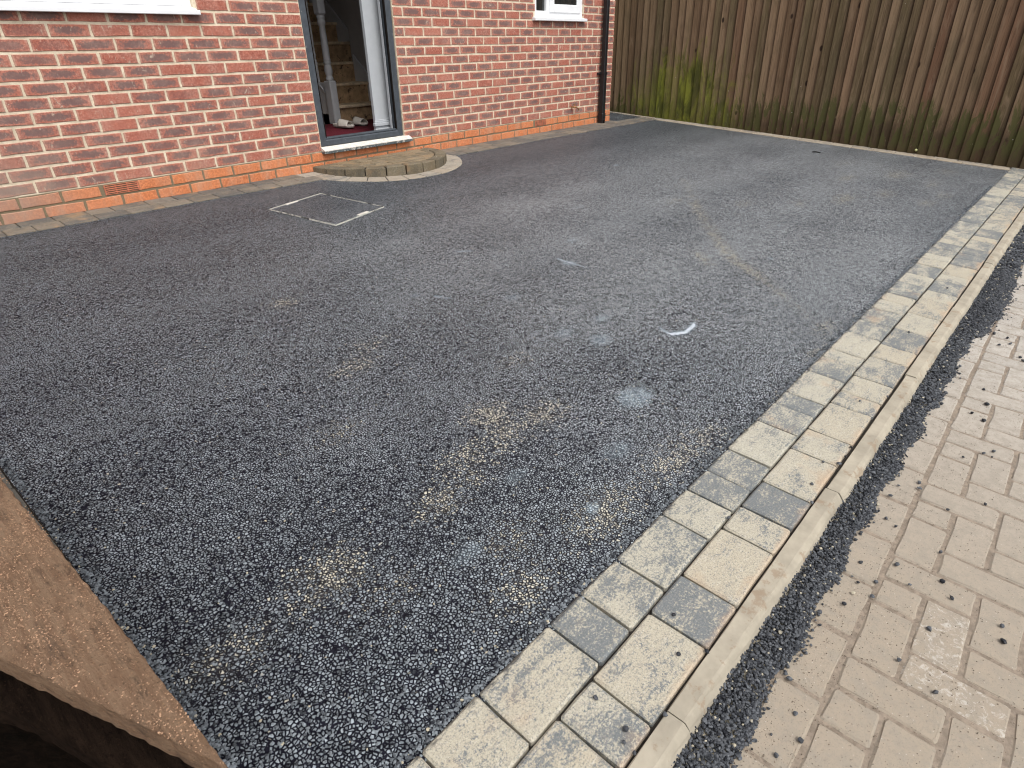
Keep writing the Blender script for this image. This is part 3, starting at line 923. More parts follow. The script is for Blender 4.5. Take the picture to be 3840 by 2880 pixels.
# stretcher course next to the kerb
for q in range(-12, 60):
    x = px0 + 0.045 + q * 2 * UB
    blocks.append((x + UB, py0 + UB / 2 + pang * (x - px0), 2 * UB, UB))
vis = []
for b in blocks:
    P = (b[0], b[1], gz(b[0], b[1], HB))
    q = px(P)
    if q is None: continue
    inside = -60 < q[0] < 1090 and -60 < q[1] < 830
    near = -2.9 < b[0] < 6.5 and b[1] > -6.6
    if inside: vis.append((b[2] * b[3] / q[2] ** 3, b, True))
    elif near and b[0] < 3.5 and b[1] > -5.6: vis.append((0, b, False))
vis.sort(key=lambda t: -t[0])
rest = MB()
for n_, (s_, b, ins) in enumerate(vis):
    cx, cy, w, d = b
    wh = (abs(cx + 1.77) < .10 and abs(cy + 4.77) < .05) or (abs(cx + 1.93) < .05 and abs(cy + 4.87) < .06)
    c = (rng.random(), rng.random(), 1.0 if wh else rng.random() * .85)
    if ins and n_ < 290:
        sett("paving_block", pav, M_block, cx, cy, w, d, pang, HB + 0.0045, .0075, .03, .0045, .0018, zf=lambda x, y: gz(x, y, HB + 0.0045), c=c, jh=.0012)
    else:
        poly = rotp(piece_poly(w - .0075, d - .0075, .0018), pang, cx, cy)
        solid(rest, poly, lambda x, y: gz(x, y, HB + .0045), .03, .0045, c, .0004)
if rest.v:
    o = rest.build("paving_block", M_block, pav)
    tag(o, kind='stuff')

# ------------------------------------------------------------------ loose bitumen stones
ICO_V = None


def ico(sub=0):
    bm = bmesh.new(); bmesh.ops.create_icosphere(bm, subdivisions=1, radius=1.0)
    v = np.array([tuple(x.co) for x in bm.verts]); f = np.array([[q.index for q in fc.verts] for fc in bm.faces])
    bm.free(); return v, f


IV, IF = ico()
nr = np.random.RandomState(5)


def stones_mesh(name, P, Rr, flat=0.7):
    n = len(P)
    nv = len(IV); nf = len(IF)
    jit = 1 + nr.uniform(-.28, .28, (n, nv, 1))
    sc3 = Rr[:, None, None] * np.stack([nr.uniform(.75, 1.3, n), nr.uniform(.75, 1.2, n), nr.uniform(.5, .95, n) * flat / .7], -1)[:, None, :]
    a = nr.uniform(0, 2 * math.pi, n); ca, sa = np.cos(a)[:, None], np.sin(a)[:, None]
    t = nr.uniform(-.6, .6, n); ct, st = np.cos(t)[:, None], np.sin(t)[:, None]
    v = IV[None] * jit * sc3
    x, y, z = v[..., 0], v[..., 1], v[..., 2]
    y, z = y * ct - z * st, y * st + z * ct
    x, y = x * ca - y * sa, x * sa + y * ca
    v = np.stack([x, y, z], -1) + P[:, None, :]
    me = bpy.data.meshes.new(name)
    me.vertices.add(n * nv); me.vertices.foreach_set('co', v.astype(np.float32).ravel())
    me.loops.add(n * nf * 3); me.polygons.add(n * nf)
    li = (IF[None] + (np.arange(n) * nv)[:, None, None]).astype(np.int32)
    me.loops.foreach_set('vertex_index', li.ravel())
    me.polygons.foreach_set('loop_start', np.arange(0, n * nf * 3, 3, dtype=np.int32))
    me.polygons.foreach_set('loop_total', np.full(n * nf, 3, np.int32))
    me.update(calc_edges=True)
    col = np.repeat(nr.uniform(0, 1, (n, 3)), nv, axis=0)
    set_attr(me, 'rnd', col)
    me.shade_flat()
    return me


# edge of the spill, read off the photo (x -> outer y)
ex = [-3.6, -2.60, -2.36, -2.12, -1.91, -1.72, -1.54, -1.32, -1.01, -.80, -.50, -.30, -.07, .05, .27, .45, .64, .85, 1.06, 1.4, 2.0, 2.6, 3.4, 4.8]
ey = [-4.49, -4.525, -4.533, -4.537, -4.546, -4.549, -4.551, -4.557, -4.573, -4.578, -4.592, -4.596, -4.600, -4.606, -4.651, -4.664, -4.677, -4.680, -4.678, -4.68, -4.69, -4.70, -4.72, -4.76]
P = []; Rr = []


def spill(x0, x1, dens, r0, r1, layers):
    area = (x1 - x0) * .2
    for _ in range(int(dens * area * layers)):
        x = rng.uniform(x0, x1)
        yi = kerb_mid(x) - 0.203
        yo = float(np.interp(x, ex, ey)) + 0.008 * math.sin(x * 23) + 0.006 * mnoise.noise(Vector((x * 30, 0, 0)))
        y = yi + 0.01 - rng.random() ** 1.0 * .22
        t = (y - yo) / (yi - yo)
        if t < 0:
            if rng.random() > math.exp(t * 16) * .35: continue
            hh = 0.003
        else:
            hh = 0.003 + min(1, t * 2.2) * (.012 + .010 * t)
        r = rng.uniform(r0, r1) * (1 if rng.random() < .8 else 1.25)
        z = gz(x, y, HB + .006) + rng.uniform(.2, 1.0) * hh
        P.append((x, y, z)); Rr.append(r)


spill(-3.2, -.8, 90000, .0020, .0040, 1.35)
spill(-.8, 1.2, 56000, .0026, .0048, 1.25)
spill(1.2, 4.75, 12000, .005, .009, 1.1)
# a bed under the loose stones so that no paving shows between them
m = MB(); Vv = []; Fv = []; n = 120
for i in range(n + 1):
    x = -3.3 + i / n * 8.0
    yi = kerb_mid(x) - 0.19; yo = float(np.interp(x, ex, ey)) + 0.012 + 0.006 * mnoise.noise(Vector((x * 12, 0, 0)))
    for y, hh in ((yi, .016), ((yi + yo) / 2, .011), (yo, .0005)):
        Vv.append((x, y, gz(x, y, HB + .004 + hh * .75)))
for i in range(n):
    for q in range(2):
        Fv.append((i * 3 + q, i * 3 + q + 1, (i + 1) * 3 + q + 1, (i + 1) * 3 + q))
me = stones_mesh("loose_chippings", np.array(P), np.array(Rr))
bed_me = mesh_from(Vv, Fv, "b")
bm = bmesh.new(); bm.from_mesh(me); bm.from_mesh(bed_me)
bm.to_mesh(me); bm.free()
o = link("loose_chippings", me, M_chip)
tag(o, kind='stuff')
o['label'] = "spilled strip of black bitumen chippings between kerb edging and block paving"
o['category'] = "chippings"

# grains standing proud of the nearest tarmac, and along its edges
P = []; Rr = []
for _ in range(12000):
    # polar-ish density: more where the camera is close
    x = -2.92 + rng.random() ** 1.7 * 2.6
    y0_, y1_ = tar_front(x) + .005, -2.2
    y = y0_ + rng.random() ** 1.6 * (y1_ - y0_)
    P.append((x, y, gz(x, y, .0042))); Rr.append(rng.uniform(.0018, .0036))
for _ in range(3200):
    x = -2.9 + rng.random() * 6.5
    y = tar_front(x) + abs(rng.gauss(0, .010)) + .001
    P.append((x, y, gz(x, y, .006))); Rr.append(rng.uniform(.0025, .0045))
for _ in range(1800):
    y = rng.uniform(-4.1, -1.0)
    P.append((-2.934 + abs(rng.gauss(0, .008)), y, gz(0, y, .006))); Rr.append(rng.uniform(.0025, .0045))
me = stones_mesh("tarmac_grains", np.array(P), np.array(Rr), .5)
o = link("tarmac_grains", me, M_grain)
tag(o, kind='stuff'); o['label'] = "tar coated stones standing proud in the surface of the new tarmac drive"; o['category'] = "tarmac stones"

# single stones lying about on the blocks and on the setts
pv = [(-1.685, -4.628), (-1.739, -4.633), (-1.716, -4.596), (-1.758, -4.595), (-1.886, -4.72), (-1.574, -4.752), (-1.618, -4.778), (-1.752, -4.754), (-1.633, -4.879), (-1.68, -4.886),
      (-2.2, -4.617), (-2.258, -4.592), (-2.079, -4.547), (-2.085, -4.557), (-2.153, -4.592), (-1.919, -4.793), (-1.806, -4.589), (-1.869, -4.552), (-1.639, -4.693),
      (-.399, -4.704), (-.513, -4.727), (-.623, -4.694), (-.651, -4.734), (-.56, -4.593), (-.526, -4.60), (-.627, -4.601), (-.844, -4.781), (-.885, -4.781), (-.879, -4.758), (-.948, -4.711),
      (-1.308, -4.58), (-1.214, -4.637), (-.934, -4.573), (-.99, -4.575), (-1.127, -4.576), (-1.146, -4.579), (-1.188, -4.578), (-1.241, -4.588), (-1.265, -4.717), (-1.438, -4.621),
      (-1.45, -4.564), (-1.422, -4.593), (-1.53, -4.556), (-1.566, -4.551), (-1.641, -4.584), (-1.588, -4.655), (-1.465, -4.731), (-1.167, -4.795), (-1.185, -4.631),
      (.209, -4.723), (.223, -4.671), (.141, -4.634), (-.002, -4.605), (-.073, -4.613), (.019, -4.784), (-.011, -4.795), (-.243, -4.607), (-.243, -4.59), (.10, -4.704), (.15, -4.739), (1.236, -4.69)]
sv = [(-2.222, -4.37), (-2.14, -4.317), (-2.426, -4.369), (-2.449, -4.379), (-2.454, -4.403), (-2.413, -4.294), (-1.478, -4.403), (-1.351, -4.396), (-1.215, -4.438), (-1.329, -4.434),
      (-1.277, -4.438), (-.903, -4.385), (-.807, -4.451), (-1.56, -4.428), (-1.768, -4.282), (.56, -4.427), (-.159, -4.393), (-2.178, -4.411), (-2.354, -4.41)]
big = {4, 7, 9, 10, 31, 45}
for lst, h, lab, grp in ((pv, HB + .0085, "small black tarry stone lying loose on the beige block paving", "loose stones on the block paving"),
                         (sv, .0135, "small black tarry stone dropped on the pale kerb setts", "loose stones on the kerb setts")):
    for n_, (x, y) in enumerate(lst):
        r = .0040 + rng.random() * .0022 + (.002 if (n_ in big and lst is pv) else 0)
        if x > -.7: r *= 1.35
        me = stones_mesh("loose_stone", np.array([(0, 0, 0.)]), np.array([r]), .75)
        o = link("loose_stone", me, M_chip, None, (x, y, gz(x, y, h) + r * .25))
        if lst is pv:
            zx = "nearest the camera" if x < -1.4 else ("halfway along" if x < -.35 else "towards the far end")
            zy = "beside the spilled chippings" if y > -4.625 else "out on the open paving"
            big_ = "larger" if r > .0072 * (1.35 if x > -.7 else 1) else "small"
            lab2 = f"{big_} black tarry stone {zx}, {zy}"
            grp2 = f"{big_} loose stones {zx}, {zy}"
        else:
            zx = "nearest the camera" if x < -2.0 else ("in the middle stretch" if x < -1.0 else "farther along")
            zy = "outer kerb row" if y < kerb_mid(x) else "inner kerb row"
            lab2 = f"small black stone dropped on the {zy} of setts, {zx}"
            grp2 = f"loose stones on the {zy} of setts, {zx}"
        tag(o, lab2, "stone", grp2)

# fine grit over the paving, thickest beside the chippings and in the joints
P = []; Rr = []
while len(P) < 9000:
    x = -2.5 + rng.random() ** 1.5 * 3.6
    yo = float(np.interp(x, ex, ey))
    y = yo - rng.expovariate(1 / .16) if rng.random() < .6 else yo - rng.random() * .6
    jx = ((x - px0) / UB) % 1; jy = ((y - py0) / UB) % 1
    if min(jx, 1 - jx, jy, 1 - jy) > .07 and rng.random() < .55: continue
    if y < -5.2: continue
    P.append((x, y, gz(x, y, HB + .0052))); Rr.append(rng.uniform(.0004, .0013))
me = stones_mesh("grit", np.array(P), np.array(Rr), .7)
M_grit = mat_simple("grit", (0.15, 0.115, 0.085), .9, .7, 200, .3, speck=((0.45, 0.40, 0.32), 0.9, 120, .60))
o = link("grit", me, M_grit)
tag(o, kind='stuff'); o['label'] = "fine dark and pale grit dusted over the beige block paving"; o['category'] = "grit"

# ------------------------------------------------------------------ house
house = thing("brick_house", "red brick house with orange brick base course, white windows and an open grey doorway", "house", loc=(0, 0, 0))
ZT = 5.1
DX0, DX1 = 0.0, 0.899
XR = 4.402; XL = -6.0
DZ0 = 0.15; DZ1 = 2.25
W1 = (-2.62, -0.80, 1.122, 2.25)     # window openings x0,x1,z0,z1
W2 = (2.83, 3.735, 1.125, 2.25)
m = MB()
TH = 0.115
Y0 = 0.0015
zs = [-0.35, 0.15, 1.122, 1.125, 2.25, ZT]


def wseg(x0, x1, z0, z1): m.box(x0, x1, Y0, Y0 + TH, z0, z1)


wseg(XL, W1[0], -.35, ZT); wseg(W1[0], W1[1], -.35, W1[2]); wseg(W1[0], W1[1], W1[3], ZT)
wseg(W1[1], DX0 + .002, -.35, ZT); wseg(DX0 + .002, DX1 - .002, -.35, DZ0 - .004); wseg(DX0 + .002, DX1 - .002, DZ1, ZT)
wseg(DX1 - .002, W2[0], -.35, ZT); wseg(W2[0], W2[1], -.35, W2[2]); wseg(W2[0], W2[1], W2[3], ZT)
wseg(W2[1], XR - .006, -.35, ZT)
m.box(XR - TH - .006, XR - .006, Y0 + TH, 7.5, -.35, ZT)
m.box(XL, XL + TH, Y0 + TH, 7.5, -.35, ZT)
m.box(XL, XR - .006, 7.5, 7.6, -.35, ZT)
wall = m.build("wall", M_mortar, house)
m = MB()
m.box(XL - .3, XR + .3, -.35, 7.9, ZT, ZT + .15)
for s_ in (0,):
    m.add([(XL - .3, -.35, ZT + .15), (XR + .3, -.35, ZT + .15), (XR + .3, 3.8, ZT + 2.3), (XL - .3, 3.8, ZT + 2.3), (XL - .3, 7.9, ZT + .15), (XR + .3, 7.9, ZT + .15)],
          [(0, 1, 2, 3), (3, 2, 5, 4), (0, 3, 4), (1, 5, 2)])
m.build("roof", M_slate, house)

# brick units
bricks = []       # (x0,x1,z0,z1,kind)


def clip_openings(x0, x1, z0, z1):
    out = [(x0, x1)]
    for (a, b, c, d) in ((DX0, DX1, DZ0 - .01, DZ1), W1, W2):
        if z1 - .01 > c and z0 + .01 < d:
            nn = []
            for (p, q) in out:
                if q <= a or p >= b: nn.append((p, q)); continue
                if p < a: nn.append((p, a - (0.001 if False else 0)))
                if q > b: nn.append((b, q))
            out = nn
    return [(p, q) for p, q in out if q - p > .025]


J = 0.0140
for nrow in range(-4, int(ZT / .075)):
    z0 = nrow * .075 + J / 2 + .0005; z1 = (nrow + 1) * .075 - J / 2 + .0005
    odd = nrow % 2 == 1
    jl = [DX0 - (.1075 if odd else .220) - .225 * i for i in range(0, 27)]
    if nrow >= 2:
        left = sorted([DX0 + .005] + jl)
        jr = [DX1 + (.1075 if odd else .220) + .225 * i for i in range(0, 15)]
        if not odd: pass
        right = sorted([DX1 - .005] + jr + [XR + .005])
        if nrow * .075 >= DZ1 - .05:
            mid = sorted([v for v in (jl[0], jl[0] + .225, jl[0] + .45, jl[0] + .675, jl[0] + .9, jr[0])])
            seqs = [sorted(jl), mid, sorted(jr + [XR + .005])]
        else:
            seqs = [left, right]
    else:
        jr = [DX1 + (.1075 if odd else .220) + .225 * i for i in range(0, 15)]
        mid = [jl[0] + .225 * i for i in range(0, 5)]
        seqs = [sorted(jl), mid[:4] + ([jr[0]] if jr[0] - mid[3] > .1 else [jr[0]]), sorted(jr + [XR + .005])]
        if odd: seqs[1] = [jl[0], jl[0] + .225, jl[0] + .45, jl[0] + .675, jl[0] + .9, jr[0]]
        if not odd: seqs[1] = [jl[0], jl[0] + .225, jl[0] + .45, jl[0] + .675, jl[0] + .9, jl[0] + 1.125, jr[0]]
    for sq in seqs:
        for a, b in zip(sq[:-1], sq[1:]):
            if b - a < .05: continue
            for (p, q) in clip_openings(a + J / 2, b - J / 2, z0, z1):
                kind = 'orange' if nrow <= 1 else 'red'
                if nrow == 1 and abs((p + q) / 2 + 1.563) < .06: continue
                if nrow == 1 and abs((p + q) / 2 - 2.93) < .06: continue
                bricks.append((p, q, z0, z1, kind, odd))


def brick_geo(x0, x1, z0, z1, c):
    """front faced brick: chipped outline, worn arris, returns the lists"""
    hx, hz = (x1 - x0) / 2, (z1 - z0) / 2
    j = .0024
    O = [(-hx, -hz), (-hx * .33, -hz), (hx * .33, -hz), (hx, -hz), (hx, 0), (hx, hz), (hx * .33, hz), (-hx * .33, hz), (-hx, hz), (-hx, 0)]
    O = [(a + rng.uniform(-j, j), b + rng.uniform(-j, j)) for a, b in O]
    pr = rng.uniform(-.0012, .0012)
    tl = rng.uniform(-.004, .004)
    V = []; L = []
    for a, b in O: V.append((a, .09, b)); L.append((1, 1, 0))
    for a, b in O: V.append((a, -.0002 + pr, b)); L.append((abs(a) / hx, abs(b) / hz, 0))
    for a, b in O:
        s_ = .0028
        V.append((a - math.copysign(s_, a) if abs(a) > hx * .5 else a, -.003 + pr + tl * b, b - math.copysign(s_, b) if abs(b) > hz * .3 else b)); L.append((abs(a) / hx * .97, abs(b) / hz * .92, 0))
    n = len(O)
    V.append((0, -.0033 + pr, 0)); L.append((0, 0, 0))
    Fs = []
    for a in (0, n):
        for i in range(n):
            k2 = (i + 1) % n
            Fs.append((a + i, a + k2, a + n + k2, a + n + i))
    for i in range(n):
        Fs.append((2 * n + i, 2 * n + (i + 1) % n, 3 * n))
    return V, Fs, L


scored = []
for b in bricks:
    P = ((b[0] + b[1]) / 2, 0, (b[2] + b[3]) / 2)
    q = px(P)
    s_ = 0
    if q is not None and -70 < q[0] < 1100 and -30 < q[1] < 800:
        s_ = (b[1] - b[0]) / q[2] ** 2.6
    scored.append((s_, b))
scored.sort(key=lambda t: -t[0])
rest = {'red': [MB(), []], 'orange': [MB(), []]}
nb_ = 0
for s_, b in scored:
    c = rnd3()
    V, Fs, L = brick_geo(*b[:4], c)
    mt = M_orange if b[4] == 'orange' else M_red
    ox, oz = (b[0] + b[1]) / 2, (b[2] + b[3]) / 2
    if s_ > 0 and nb_ < 298:
        nb_ += 1
        me = mesh_from(V, Fs, "brick"); bmesh_new(me)
        set_attr(me, 'rnd', [c] * len(V)); set_attr(me, 'loc', L)
        link("brick", me, mt, house, (ox, 0, oz))
    else:
        mbx, LL = rest[b[4]]
        mbx.add([(v[0] + ox, v[1], v[2] + oz) for v in V], Fs, c); LL.extend(L)
me = bpy.data.meshes.new("brick")
mr, Lr = rest['red']; mo, Lo = rest['orange']
nf_r = len(mr.f)
mr.add(mo.v, mo.f, mo.c if mo.v else None)
me = mesh_from(mr.v, mr.f, "brick")
me.polygons.foreach_set('material_index', [0] * nf_r + [1] * (len(mr.f) - nf_r))
me.materials.append(M_red); me.materials.append(M_orange)
bmesh_new(me)
set_attr(me, 'rnd', mr.c); set_attr(me, 'loc', Lr + Lo)
tag(link("brick", me, None, house), kind='stuff')

# air bricks
for (x0, x1, lab) in ((-1.663, -1.452, "terracotta air brick with five louvred slots"), (2.832, 3.036, "pale terracotta air brick with five louvred slots")):
    m = MB()
    z0, z1 = .083, .143
    yb = .03
    pass
    m.box(x0, x0 + .008, -.004, .02, z0, z1); m.box(x1 - .008, x1, -.004, .02, z0, z1)
    for q in range(6):
        zc = z0 + (z1 - z0) * q / 5.0
        t0 = max(z0, zc - .0028); t1 = min(z1, zc + .0028)
        m.box(x0 + .008, x1 - .008, -.004, .02, t0, t1)
    for q in (1, 2):
        xc = x0 + (x1 - x0) * q / 3
        m.box(xc - .004, xc + .004, -.002, .02, z0 + .003, z1 - .003)
    ab = m.build("air_brick", M_air, house, origin=((x0 + x1) / 2, 0, (z0 + z1) / 2))
    ab['label'] = lab; ab['_wl'] = ((x0 + x1) / 2, 0, (z0 + z1) / 2)
    m = MB(); m.box(x0 + .002, x1 - .002, .004, .03, z0, z1); m.build('slot_shade', M_dark, ab)  # dark backing stands for the shade inside the slots


def frame_ring(mbx, x0, x1, z0, z1, w, y0, y1, bev=.004):
    mbx.box(x0, x0 + w, y0, y1, z0, z1, bev=bev); mbx.box(x1 - w, x1, y0, y1, z0, z1, bev=bev)
    mbx.box(x0 + w - .001, x1 - w + .001, y0 + .001, y1 - .001, z0, z0 + w, bev=bev); mbx.box(x0 + w - .001, x1 - w + .001, y0 + .001, y1 - .001, z1 - w, z1, bev=bev)


# window beside the door at the left
m = MB(); frame_ring(m, W1[0], W1[1], W1[2] + .03, W1[3] - .01, .065, .022, .085)
m.box(-1.74, -1.68, .023, .084, W1[2] + .09, W1[3] - .07, bev=.004)
fr = m.build("window", M_white, house, origin=(W1[0], 0.05, W1[2])); fr['label'] = "wide white window at the top left"
fr['_wl'] = (W1[0], 0.05, W1[2])
m = MB(); m.box(W1[0] + .065, -1.74, .05, .056, W1[2] + .095, W1[3] - .075); m.build("pane", M_glass, fr)
m = MB(); m.box(-1.68, W1[1] - .065, .05, .056, W1[2] + .095, W1[3] - .075); m.build("pane", M_glass, fr)
m = MB()
m.box(W1[0] - .03, W1[1] + .022, -.045, .02, 1.117, 1.131, bev=.003)
m.box(W1[0] - .03, W1[1] + .020, -.047, -.033, 1.103, 1.1285, bev=.003)
m.add([(W1[0] - .02, -.03, 1.1312), (W1[1] + .01, -.03, 1.1312), (W1[1] + .01, .0225, 1.153), (W1[0] - .02, .0225, 1.153), (W1[1] + .01, .0225, 1.12), (W1[0] - .02, .0225, 1.12)],
      [(0, 1, 2, 3), (1, 4, 2), (0, 3, 5)])
m.build("sill", M_white, fr)
# small window at the right
m = MB()
frame_ring(m, W2[0], W2[1], W2[2] + .03, W2[3] - .01, .058, .022, .085)
m.box(3.060, 3.116, .022, .084, W2[2] + .075, W2[3] - .06, bev=.003)
fr = m.build("window", M_white, house, origin=(W2[0], 0.05, W2[2])); fr['label'] = "small white casement window at the right"
fr['_wl'] = (W2[0], 0.05, W2[2])
m = MB(); frame_ring(m, 3.108, W2[1] - .045, W2[2] + .076, W2[3] - .05, .078, .008, .04)
sash = m.build("sash", M_white, fr)
m = MB(); m.box(3.18, W2[1] - .12, .02, .026, W2[2] + .15, W2[3] - .12); m.build("pane", M_glass, fr)
m = MB(); m.box(W2[0] + .055, 3.062, .05, .056, W2[2] + .085, W2[3] - .065); m.build("pane", M_glass, fr)
m = MB()
m.box(W2[0] - .045, W2[1] + .012, -.048, .02, 1.118, 1.148, bev=.004)
m.add([(W2[0] - .04, -.03, 1.1482), (W2[1] + .005, -.03, 1.1482), (W2[1] + .005, .0225, 1.158), (W2[0] - .04, .0225, 1.158)], [(0, 1, 2, 3)])
m.build("sill", M_white, fr)

# door frame, threshold and sill slab
dr = MB()
dr.box(DX0 + .004, DX0 + .068, .010, .085, .185, 2.2, bev=.006)
dr.box(DX1 - .068, DX1 - .004, .010, .085, .185, 2.2, bev=.006)
dr.box(DX0 + .004, DX1 - .004, .009, .085, 2.2, 2.245, bev=.006)
df = dr.build("door_frame", M_grey, house, origin=(.45, .05, .2)); df['_wl'] = (.45, .05, .2)
m = MB()
m.box(DX0 + .060, DX1 - .060, .006, .083, .186, .236, bev=.008)
m.box(DX0 + .060, DX1 - .060, .016, .075, .2355, .252, bev=.005)
m.build("threshold", M_grey, df)
m = MB()
m.box(DX1 - .078, DX1 - .067, .012, .03, .25, 2.19); m.box(DX0 + .067, DX0 + .076, .014, .03, .25, 2.19)
m.build("seal", M_dark, df)
m = MB()
m.box(DX1 - .083, DX1 - .079, .06, .085, .25, 2.19)
m.build("inner_trim", M_pier, df)
m = MB(); m.box(DX0 - .004, DX1 + .052, -.050, .06, .134, .156, bev=.003)
slab = m.build("door_sill", M_sill, house, origin=(.45, 0, .16)); slab['_wl'] = (.45, 0, .16)
m = MB()
V = [(x_, y_, z_) for x_ in (DX0 - .003, DX1 + .049) for (y_, z_) in ((-.0495, .1555), (-.0495, .160), (.0, .1845), (.058, .1850), (.058, .1555))]
m.add(V, [(0, 1, 2, 3, 4), (9, 8, 7, 6, 5), (0, 5, 6, 1), (1, 6, 7, 2), (2, 7, 8, 3), (3, 8, 9, 4), (4, 9, 5, 0)])
m.build("dusty_top", M_silltop, slab)

# ------------------------------------------------------------------ hall inside the doorway
FZ = .205
m = MB()
m.box(.06, 4.2, .121, 5.0, FZ - .08, FZ - .01)
tag(m.build("hall_floor", M_tread), kind='structure')
m = MB()      # hall walls and ceiling, dim
m.box(-.9, -.85, .125, 5.0, FZ - .01, 2.45)
m.box(1.69, 1.74, .30, 1.66, FZ - .01, 2.45)
m.box(1.69, 1.9, 1.66, 1.70, FZ - .01, 2.45)
m.box(1.88, 1.93, 1.70, 5.0, FZ - .01, 4.6)
m.box(-.85, 1.88, 4.95, 5.0, FZ - .01, 4.6)
m.box(-.9, 1.0, .125, 5.0, 2.45, 2.5)
m.box(1.0, 1.93, .125, 1.7, 2.45, 2.5)
m.box(.95, 1.0, 1.7, 5.0, 2.45, 4.6)
m.box(.9, 1.93, 1.66, 5.0, 4.6, 4.65)
m.box(-.85, -.0, .123, .15, FZ, 2.45); m.box(.90, 1.69, .123, .15, FZ, 2.45)
tag(m.build("hall_walls", M_plaster), kind='structure')
# narrow white pier with moulded skirting just inside, at the right
pier = thing("white_pier", "white painted pier with moulded skirting just inside the doorway", "pier", loc=(.80, .17, FZ))
m = MB(); m.box(.706, .93, .155, .185, FZ, 2.44); m.build("shaft", M_pier, pier)
m = MB()
PZ = FZ + .004
for (a, b, t) in ((0, .046, .030), (.046, .064, .018), (.064, .092, .032), (.092, .106, .016), (.106, .116, .007)):
    m.box(.706 - t, .93, .155 - t, .154, PZ + a, PZ + b, bev=.003)
m.build("skirting", M_pier, pier)

# carpet, slightly rucked
m = MB(); Vv = []; nx, ny = 30, 34
for j in range(ny + 1):
    for i in range(nx + 1):
        x = .02 + i / nx * 1.66; y = .087 + j / ny * 1.13
        Vv.append((x, y, FZ + .010 + .005 * mnoise.noise(Vector((x * 7, y * 7, 1))) + .008 * max(0, mnoise.noise(Vector((x * 3, y * 6, 4))))))
Fv = [(j * (nx + 1) + i, j * (nx + 1) + i + 1, (j + 1) * (nx + 1) + i + 1, (j + 1) * (nx + 1) + i) for j in range(ny) for i in range(nx)]
m.add(Vv, Fv)
o = m.build("carpet", M_carpet, smooth=True); tag(o, "dark red carpet on the hall floor inside the doorway", "carpet")

# staircase
st = thing("staircase", "bare wooden staircase with scuffed risers rising inside the hall", "staircase", loc=(1.36, 1.2, FZ))
RZ = .197; G_ = .23; YN = 1.205; Z1_ = .381
for n_ in range(8):
    z = Z1_ + RZ * n_; y = YN + G_ * n_
    xr = 1.688 if y < 1.5 else 1.878
    if n_ == 2: xr = 1.688
    xl = 1.012
    zb = FZ if n_ == 0 else z - RZ
    m = MB(); m.box(xl, xr, y + .018, y + .034, zb, z - .022); m.build("riser", M_tread, st)
    m = MB(); m.box(xl, xr, y - .008, y + G_ + .03, z - .030, z, bev=.007); m.build("tread", M_tread2, st)
m = MB()       # wall string on the right, sloping board
sl = RZ / G_


def slope_board(mbx, x0, x1, ya, yb, off0, off1):
    za = Z1_ + (ya - YN) * sl; zb = Z1_ + (yb - YN) * sl
    V = [(x, y, z) for x in (x0, x1) for (y, z) in ((ya, za + off0), (yb, zb + off0), (yb, zb + off1), (ya, za + off1))]
    mbx.add(V, [(0, 1, 2, 3), (4, 7, 6, 5), (0, 4, 5, 1), (1, 5, 6, 2), (2, 6, 7, 3), (3, 7, 4, 0)])


slope_board(m, 1.668, 1.69, 1.02, 1.655, -.26, .075)
slope_board(m, 1.856, 1.88, 1.70, 3.2, -.22, .075)
m.build("wall_string", M_gloss, st)
m = MB(); slope_board(m, .985, 1.012, 1.17, 3.2, -.30, .05); m.build("outer_string", M_gloss, st)
m = MB(); slope_board(m, .980, 1.018, 1.20, 3.2, .051, .072); m.build("base_rail", M_gloss, st)
m = MB(); m.box(.985, 1.0, 1.22, 3.2, FZ, FZ + .10); m.box(.993, 1.003, 1.22, 3.2, FZ + .1, .6); m.build("side_panel", M_gloss, st)
# newel: square foot, turned middle, square block
NXC, NYC = .999, 1.187
m = MB()
m.box(NXC - .037, NXC + .043, NYC - .048, NYC + .055, FZ + .008, .618, bev=.007)
nw = m.build("newel_post", M_gloss, st, origin=(NXC, NYC, FZ)); nw['_wl'] = (NXC, NYC, FZ)
m = MB(); m.box(NXC - .037, NXC + .043, NYC - .048, NYC + .055, 1.186, 1.52, bev=.014)
m.build("newel_block", M_gloss, nw)
m = MB()
m.lathe([(.026, .615), (.032, .625), (.033, .64), (.027, .652), (.025, .660), (.030, .680), (.034, .70), (.033, .73), (.027, .755), (.024, .765), (.031, .772), (.032, .785),
         (.025, .792), (.031, .80), (.031, .808), (.0265, .816), (.0285, .83), (.0285, .90), (.027, 1.0), (.0235, 1.09), (.026, 1.095), (.033, 1.115), (.034, 1.14), (.028, 1.15), (.033, 1.16), (.034, 1.175), (.026, 1.19)],
        NXC, NYC, 20)
m.v = [(NXC + .003 + (a - NXC) * 1.18, NYC + (b - NYC) * 1.18, c) for a, b, c in m.v]
o = m.build("turned_shaft", M_gloss, nw, smooth=True)
for n_, yy in enumerate((1.385, 1.50, 1.615, 1.73, 1.845, 1.96)):
    zb = Z1_ + (yy - YN) * sl + .065
    m = MB()
    m.box(.985, 1.013, yy - .014, yy + .014, zb, zb + .19, bev=.003)
    m.lathe([(.009, zb + .185), (.015, zb + .20), (.010, zb + .215), (.016, zb + .25), (.010, zb + .285), (.015, zb + .295), (.010, zb + .31), (.013, zb + .36), (.012, zb + .5), (.009, zb + .66), (.014, zb + .68), (.012, zb + .72)], .999, yy, 10)
    m.box(.985, 1.013, yy - .014, yy + .014, zb + .71, zb + .86, bev=.003)
    m.build("baluster", M_gloss, st, smooth=False)
m = MB(); slope_board(m, .970, 1.028, 1.21, 3.2, .90, .95); m.build("handrail", M_gloss, st)


